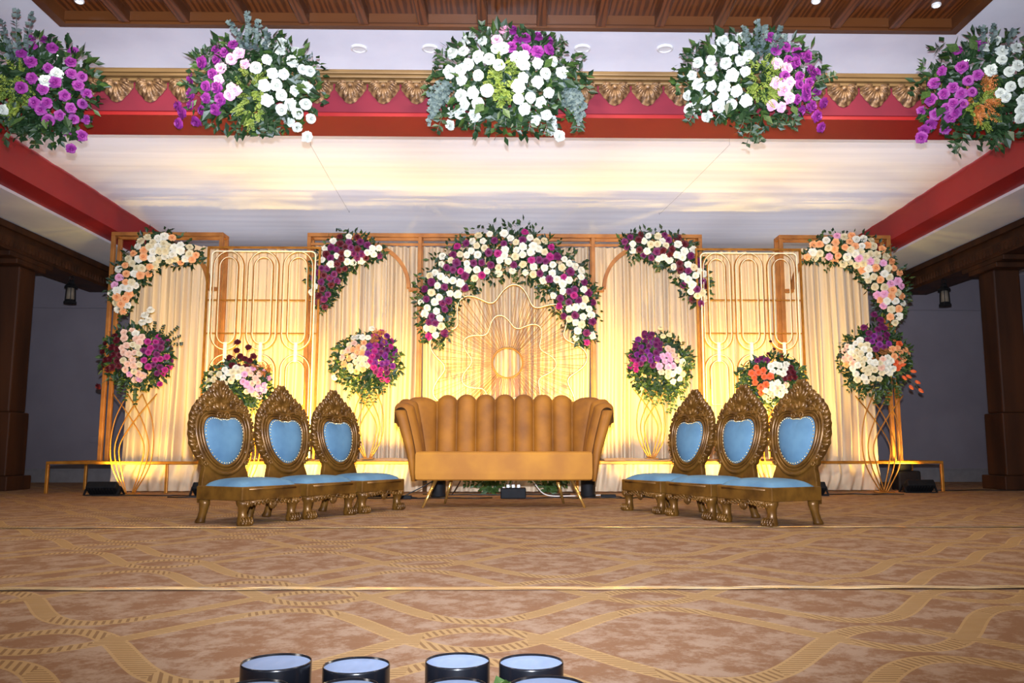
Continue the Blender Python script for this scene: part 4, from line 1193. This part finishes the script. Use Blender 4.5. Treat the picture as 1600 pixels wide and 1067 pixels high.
    mb = MB(); mb.ball(bk(0, .545, -.02), (.016, .014, .02), 8, 5); mb.ball(bk(0, .625, -.022), (.014, .014, .024), 8, 5)
    B(mb, 'crest_boss', 'throne', True)
    # heart cushion
    mb = MB(); n = len(hs); vs = []
    ks = (1.02, .93, .75, .5, .22); hh = (.004, .016, .028, .035, .038)
    for k, h in zip(ks, hh): vs += [bk(p.x * k, cz + (p.y - cz) * k, -h) for p in hs]
    vs.append(bk(0, cz, -.039)); fs = []
    for j in range(len(ks) - 1):
        for i in range(n): fs.append((j * n + i, j * n + (i + 1) % n, (j + 1) * n + (i + 1) % n, (j + 1) * n + i))
    for i in range(n): fs.append(((len(ks) - 1) * n + i, (len(ks) - 1) * n + (i + 1) % n, len(vs) - 1))
    mb.add(vs, fs); hc = B(mb, 'back_cushion', 'blue', True)
    mb = MB()
    for i in range(0, n, 2):
        p = hs[i]; mb.ball(bk(p.x * .965, cz + (p.y - cz) * .965, -.014), .0052, 5, 3)
    o = B(mb, 'nail_trim', 'nail', True, hc); o['kind'] = 'stuff'
    # lion-paw front legs
    for sg in (-1, 1):
        x, y = sg * (SW / 2 - .045), -SL / 2 + .035
        mb = MB(); mb.ellrings([((x, y, SH - .085), .046, .044), ((x, y - .004, SH - .105), .046, .046), ((x, y - .002, SH - .125), .034, .034), ((x, y + .004, .075), .027, .028),
                                ((x, y + .002, .045), .031, .033), ((x, y - .008, .022), .042, .045), ((x, y - .010, 0), .042, .044)], 12)
        for k in range(4):
            tx = x + (k - 1.5) * .022
            mb.ball((tx, y - .040 + .004 * abs(k - 1.5), .016), (.012, .020, .016), 6, 4)
            mb.tube([(tx, y - .03, .05), (tx, y - .046, .034), (tx, y - .052, .014)], .008, 5)
        mb.ball((x, y - .04, SH - .105), (.020, .014, .022), 6, 4)
        for e in (-1, 1): mb.ball((x + e * .022, y - .036, SH - .10), (.010, .012, .018), 6, 4)
        B(mb, 'leg', 'throne', True)
        # scrolled rear legs
        x, y = sg * (SW / 2 - .05), SL / 2 - .07
        B(MB().ellrings([((x, y, SH - .085), .036, .04), ((x, y - .004, .12), .032, .036), ((x, y + .006, .075), .026, .026), ((x, y + .02, .035), .026, .028), ((x, y + .032, .012), .03, .034), ((x, y + .032, 0), .03, .034)], 10), 'leg', 'throne', True)
    # stiles carrying the back behind the seat
    mb = MB()
    for sg in (-1, 1):
        mb.span((sg * .19 - .02, SL / 2 - .049, SH - .11), (sg * .19 + .02, SL / 2 - .012, SH - .03))
    B(mb, 'back_stile', 'throne')
    return t
proto = None
def put_chair(bx, by, psi, i, pitch, label):
    """front corner nearest the camera of chair 0 of a row, the row running back from it"""
    global proto
    sg = 1 if psi > 0 else -1; a = abs(psi)
    along = V((sg * math.cos(a), math.sin(a), 0)); face = V((sg * math.sin(a), -math.cos(a), 0))
    c = V((bx, by, 0)) + along * (SW / 2 + pitch * i) - face * (SL / 2)
    if proto is None: t = proto = make_chair(label)
    else: t = copy_tree(proto); t['label'] = label
    t.location = c; t.rotation_euler = (0, 0, psi)
pl_, pr_ = math.radians(60), math.radians(-64)
for i, lab in enumerate(('carved gold chair with blue cushions, nearest of the left row', 'carved gold chair with blue cushions, middle of the left row', 'carved gold chair with blue cushions beside the sofa\'s left arm')):
    put_chair(-1.64, 5.20, pl_, i, .56, lab)
for i, lab in enumerate(('carved gold chair with blue cushions, nearest of the right row', 'carved gold chair with blue cushions, middle of the right row', 'carved gold chair with blue cushions beside the sofa\'s right arm')):
    put_chair(1.56, 5.05, pr_, i, .56, lab)

# ================================================================== LAMPS, CABLES, SMALL THINGS
def flood(px, y, rot, label, energy, aim):
    x = P(px, 700, y).x
    t = thing('flood_lamp', label, 'stage lamp', (x, y, 0), rot, 'black flood lamps lighting the backdrop')
    rt = Matrix.Rotation(math.radians(28), 3, 'X')
    body = MB().box((0, 0, .066), (.30, .08, .15), Matrix.Rotation(math.radians(52), 3, 'X'))
    body.build('housing', M['black'], t, world=False, bevel=.012)
    mb = MB()
    for k in range(-4, 5): mb.box(V((k * .03, -.035, .042)), (.008, .03, .10), Matrix.Rotation(math.radians(52), 3, 'X'))
    mb.build('cooling_fin', M['black'], t, world=False)
    mb = MB(); 
    for sg in (-1, 1):
        mb.bar((sg * .165, .0, .09), (sg * .165, -.06, .006), .02, .008); mb.bar((sg * .165, .0, .09), (sg * .165, .10, .006), .02, .008)
    mb.bar((-.17, -.06, .006), (.17, -.06, .006), .02, .01); mb.bar((-.17, .10, .006), (.17, .10, .006), .02, .01)
    mb.build('bracket', M['black'], t, world=False)
    q = Matrix.Rotation(math.radians(52), 3, 'X')
    MB().box(V((0, 0, .066)) + q @ V((0, .0415, 0)), (.26, .003, .11), q).build('lens', M['lens'], t, world=False)
    light('lamp_light', 'AREA', (x, y + .09, .16), energy * FLOOD, WARM, aim, shape='RECTANGLE', size=.26, size_y=.12, spread=math.radians(115)).name = 'lamp_light'
flood(168, 8.78, 0, 'black flood lamp on the floor at far left', 0, (0, 0, 0)) if False else None
FLOODS = [(166, 8.62, 'black flood lamp on the floor at the far left', 55, 0.5), (330, 8.45, 'black flood lamp hidden behind the left chairs', 120, .55), (450, 8.5, 'black flood lamp between the left chairs', 110, -.1),
          (581, 8.35, 'black flood lamp under the chair left of the sofa', 70, 0), (1023, 8.4, 'black flood lamp behind the chair right of the sofa', 70, 0), (1150, 8.5, 'black flood lamp between the right chairs', 110, .1),
          (1262, 8.45, 'black flood lamp hidden behind the right chairs', 120, -.5), (1432, 9.0, 'black flood lamp on the floor at the far right', 55, -.7)]
for px, y, lab, en, dx in FLOODS:
    x = P(px, 700, y).x
    flood(px, y, 0, lab, en, (x + dx, 9.6, 1.5))
for px, lab in ((686, 'black upright can lamp behind the sofa\'s left legs'), (918, 'black upright can lamp behind the sofa\'s right legs')):
    y = 8.3; x = P(px, 700, y).x
    t = thing('can_lamp', lab, 'stage lamp', (x, y, 0), 0, 'black can lamps behind the sofa')
    MB().lathe([(.075, 0), (.078, .02), (.07, .03), (.07, .205), (.078, .21), (.078, .225)], n=18).build('housing', M['black'], t, True, world=False)
    MB().lathe([(.06, .2255), (.06, .228)], n=18).build('lens', M['lens'], t, True, world=False)
    light('lamp_light', 'AREA', (x, y, .26), 80 * FLOOD, WARM, (x + (.05 if px < 800 else -.05), 9.5, 1.15), shape='DISK', size=.12, spread=math.radians(75))
# dimmer box under the sofa
p = P(802, 775, 8.05)
t = thing('power_box', 'black power box with white plugs on the floor under the sofa', 'power box', (p.x, 8.05, 0))
MB().span((-.12, -.08, 0), (.12, .08, .10)).build('case', M['black'], t, world=False, bevel=.01)
for k in (-1, 0, 1): MB().span((k * .05 - .015, -.03, .10), (k * .05 + .015, .01, .13)).build('plug', M['plate'], t, world=False, bevel=.004)
MB().lathe([(.014, 0), (.012, .008)], n=10).build('knob', M['plate'], t, world=False).location = (-.09, -.03, .10)
# cable bits and connectors
def cable(pts, lab, m='cable', r=.006, nm='cable'):
    tag(MB().tube(spline([(a, b, r if c is None else c) for a, b, c in pts], 8), r, 5).build(nm, M[m], smooth=True), lab, 'cable', 'cables on the stage floor')
rnd = random.Random(5)
def run(x0, x1, y, n, lab, m='cable'):
    cable([(x0 + (x1 - x0) * i / n, y + rnd.uniform(-.06, .06), None if i % 3 else .008) for i in range(n + 1)], lab, m)
run(-4.15, -3.0, 8.45, 7, 'black cable running from the far left lamp')
run(-3.3, -2.0, 8.15, 8, 'black cable along the floor behind the left chairs')
run(-1.35, -.18, 8.02, 10, 'black cable from the left can lamp to the power box')
run(.1, 1.5, 8.02, 11, 'black cable from the power box to the right')
run(-.9, .6, 8.62, 9, 'black cable at the foot of the skirt behind the sofa')
run(2.6, 4.0, 8.62, 9, 'black cable running to the far right lamp')
run(4.3, 6.2, 9.4, 6, 'thin cable leaving the stage at right')
cable([(p.x, 8.04, .135), (p.x + .04, 8.1, .24), (p.x + .18, 8.2, .16), (p.x + .32, 8.3, .02), (p.x + .6, 8.35, .006), (p.x + .9, 8.5, .006)], 'white cable arching from the power box', 'wcable')
cable([(p.x - .05, 8.04, .135), (p.x - .02, 8.1, .2), (p.x + .02, 8.3, .22), (p.x - .05, 8.6, .04)], 'white cable looping behind the power box', 'wcable')
cable([(-1.05, 8.1, .006), (-.86, 8.15, .10), (-.62, 8.2, .22), (-.5, 8.35, .18), (-.56, 8.5, .06), (-.6, 8.6, .006)], 'black cable looping up behind the sofa\'s left leg')
for x, y, lab in ((-1.0, 7.95, 'black adapter on the floor behind the sofa\'s left leg'), (.93, 8.1, 'black adapter on the floor right of the sofa'), (-3.06, 8.62, 'black adapter on the floor by the left riser'), (-2.95, 8.3, 'small black adapter near the left chairs')):
    t = thing('adapter', lab, 'adapter', (x, y, 0), 0, 'black adapters on the stage floor')
    MB().span((-.07, -.03, 0), (.07, .03, .035)).build('case', M['black'], t, world=False, bevel=.006)
    MB().tube([(.07, 0, .017), (.1, 0, .016), (.13, .01, .006)], .005, 5).build('lead', M['cable'], t, world=False)
# equipment case at the right end
x = P(1417, 740, 9.45).x
t = thing('equipment_case', 'black equipment case under the right end of the riser', 'case', (x, 9.5, 0))
MB().span((-.12, -.1, 0), (.14, .1, .22)).build('body', M['black'], t, world=False, bevel=.02)
MB().span((-.11, -.09, .22), (.05, .09, .30)).build('lid', M['black'], t, world=False, bevel=.02)
# leaf sprays behind the sofa
for px, lab in ((765, 'green leaf spray on the floor behind the sofa, left one'), (856, 'green leaf spray on the floor behind the sofa, right one')):
    b = P(px, 765, 8.8); b.z = 0
    t = thing('leaf_spray', lab, 'foliage', b, 0, 'leaf sprays behind the sofa')
    for k in range(9):
        a = random.uniform(0, 6.28); e = b + V((math.cos(a) * .26, -.05 + math.sin(a) * .05, .10 + random.random() * .16))
        stem_leaves(t, [b + V((0, 0, .01)), b.lerp(e, .5) + V((0, -.02, .05)), e], 'leaf', .085, 6, .26, 'leafy_sprig')

# black cylinders along the stage edge
POTS = [(432, 1033, 108, 1.20, 'back row, leftmost black cylinder with grey top at the bottom edge'), (557, 1038, 104, 1.22, 'back row, second black cylinder from the left, dark streak on its top'),
        (715, 1031, 101, 1.22, 'back row, third black cylinder from the left'), (830, 1033, 101, 1.21, 'back row, rightmost black cylinder, behind the green leaf'),
        (400, 1074, 100, 1.06, 'front row, leftmost black cylinder, cut by the bottom edge'), (545, 1071, 92, 1.07, 'front row, second black cylinder from the left, cut by the bottom edge'),
        (712, 1071, 98, 1.07, 'front row, third black cylinder, left of the green leaf'), (855, 1071, 122, 1.06, 'front row, rightmost and widest black cylinder')]
for px, py, wd, y, lab in POTS:
    c = P(px, py, y); r = wd / 2 / F * ((c - V((0, 0, HCAM))).dot(_f))
    t = thing('cylinder_pot', lab, 'cylinder', (c.x, c.y, 0), 0, 'black cylinders along the stage edge')
    MB().lathe([(r * .97, 0), (r, .006), (r, c.z - .003), (r * .99, c.z), (r * .97, c.z), (r * .965, c.z - .005)], n=40).build('body', M['potside'], t, True, world=False)
    MB().lathe([(r * .966, c.z - .008), (r * .966, c.z - .003), (r * .6, c.z - .002)], n=36).build('top', M['pottop'], t, False, world=False)
b = P(790, 1062, 1.13)
t = thing('loose_leaf', 'green leaf sprig among the black cylinders at the bottom edge', 'leaf', (b.x, b.y, 0))
MB().tube([(b.x, b.y, 0), (b.x + .005, b.y, b.z * .6), (b.x - .004, b.y - .01, b.z)], .003, 5).build('stalk', M['stem'], t)
mb = MB(); top = V((b.x - .004, b.y - .01, b.z - .01))
for d in ((.6, -.3, .45), (-.8, -.2, .25), (.1, -.5, .7), (-.2, .4, .4)): leaf_geo(mb, top, V(d), V((0, -.4, 1)), .024, .009)
mb.build('leaf', M['leaf'], t)
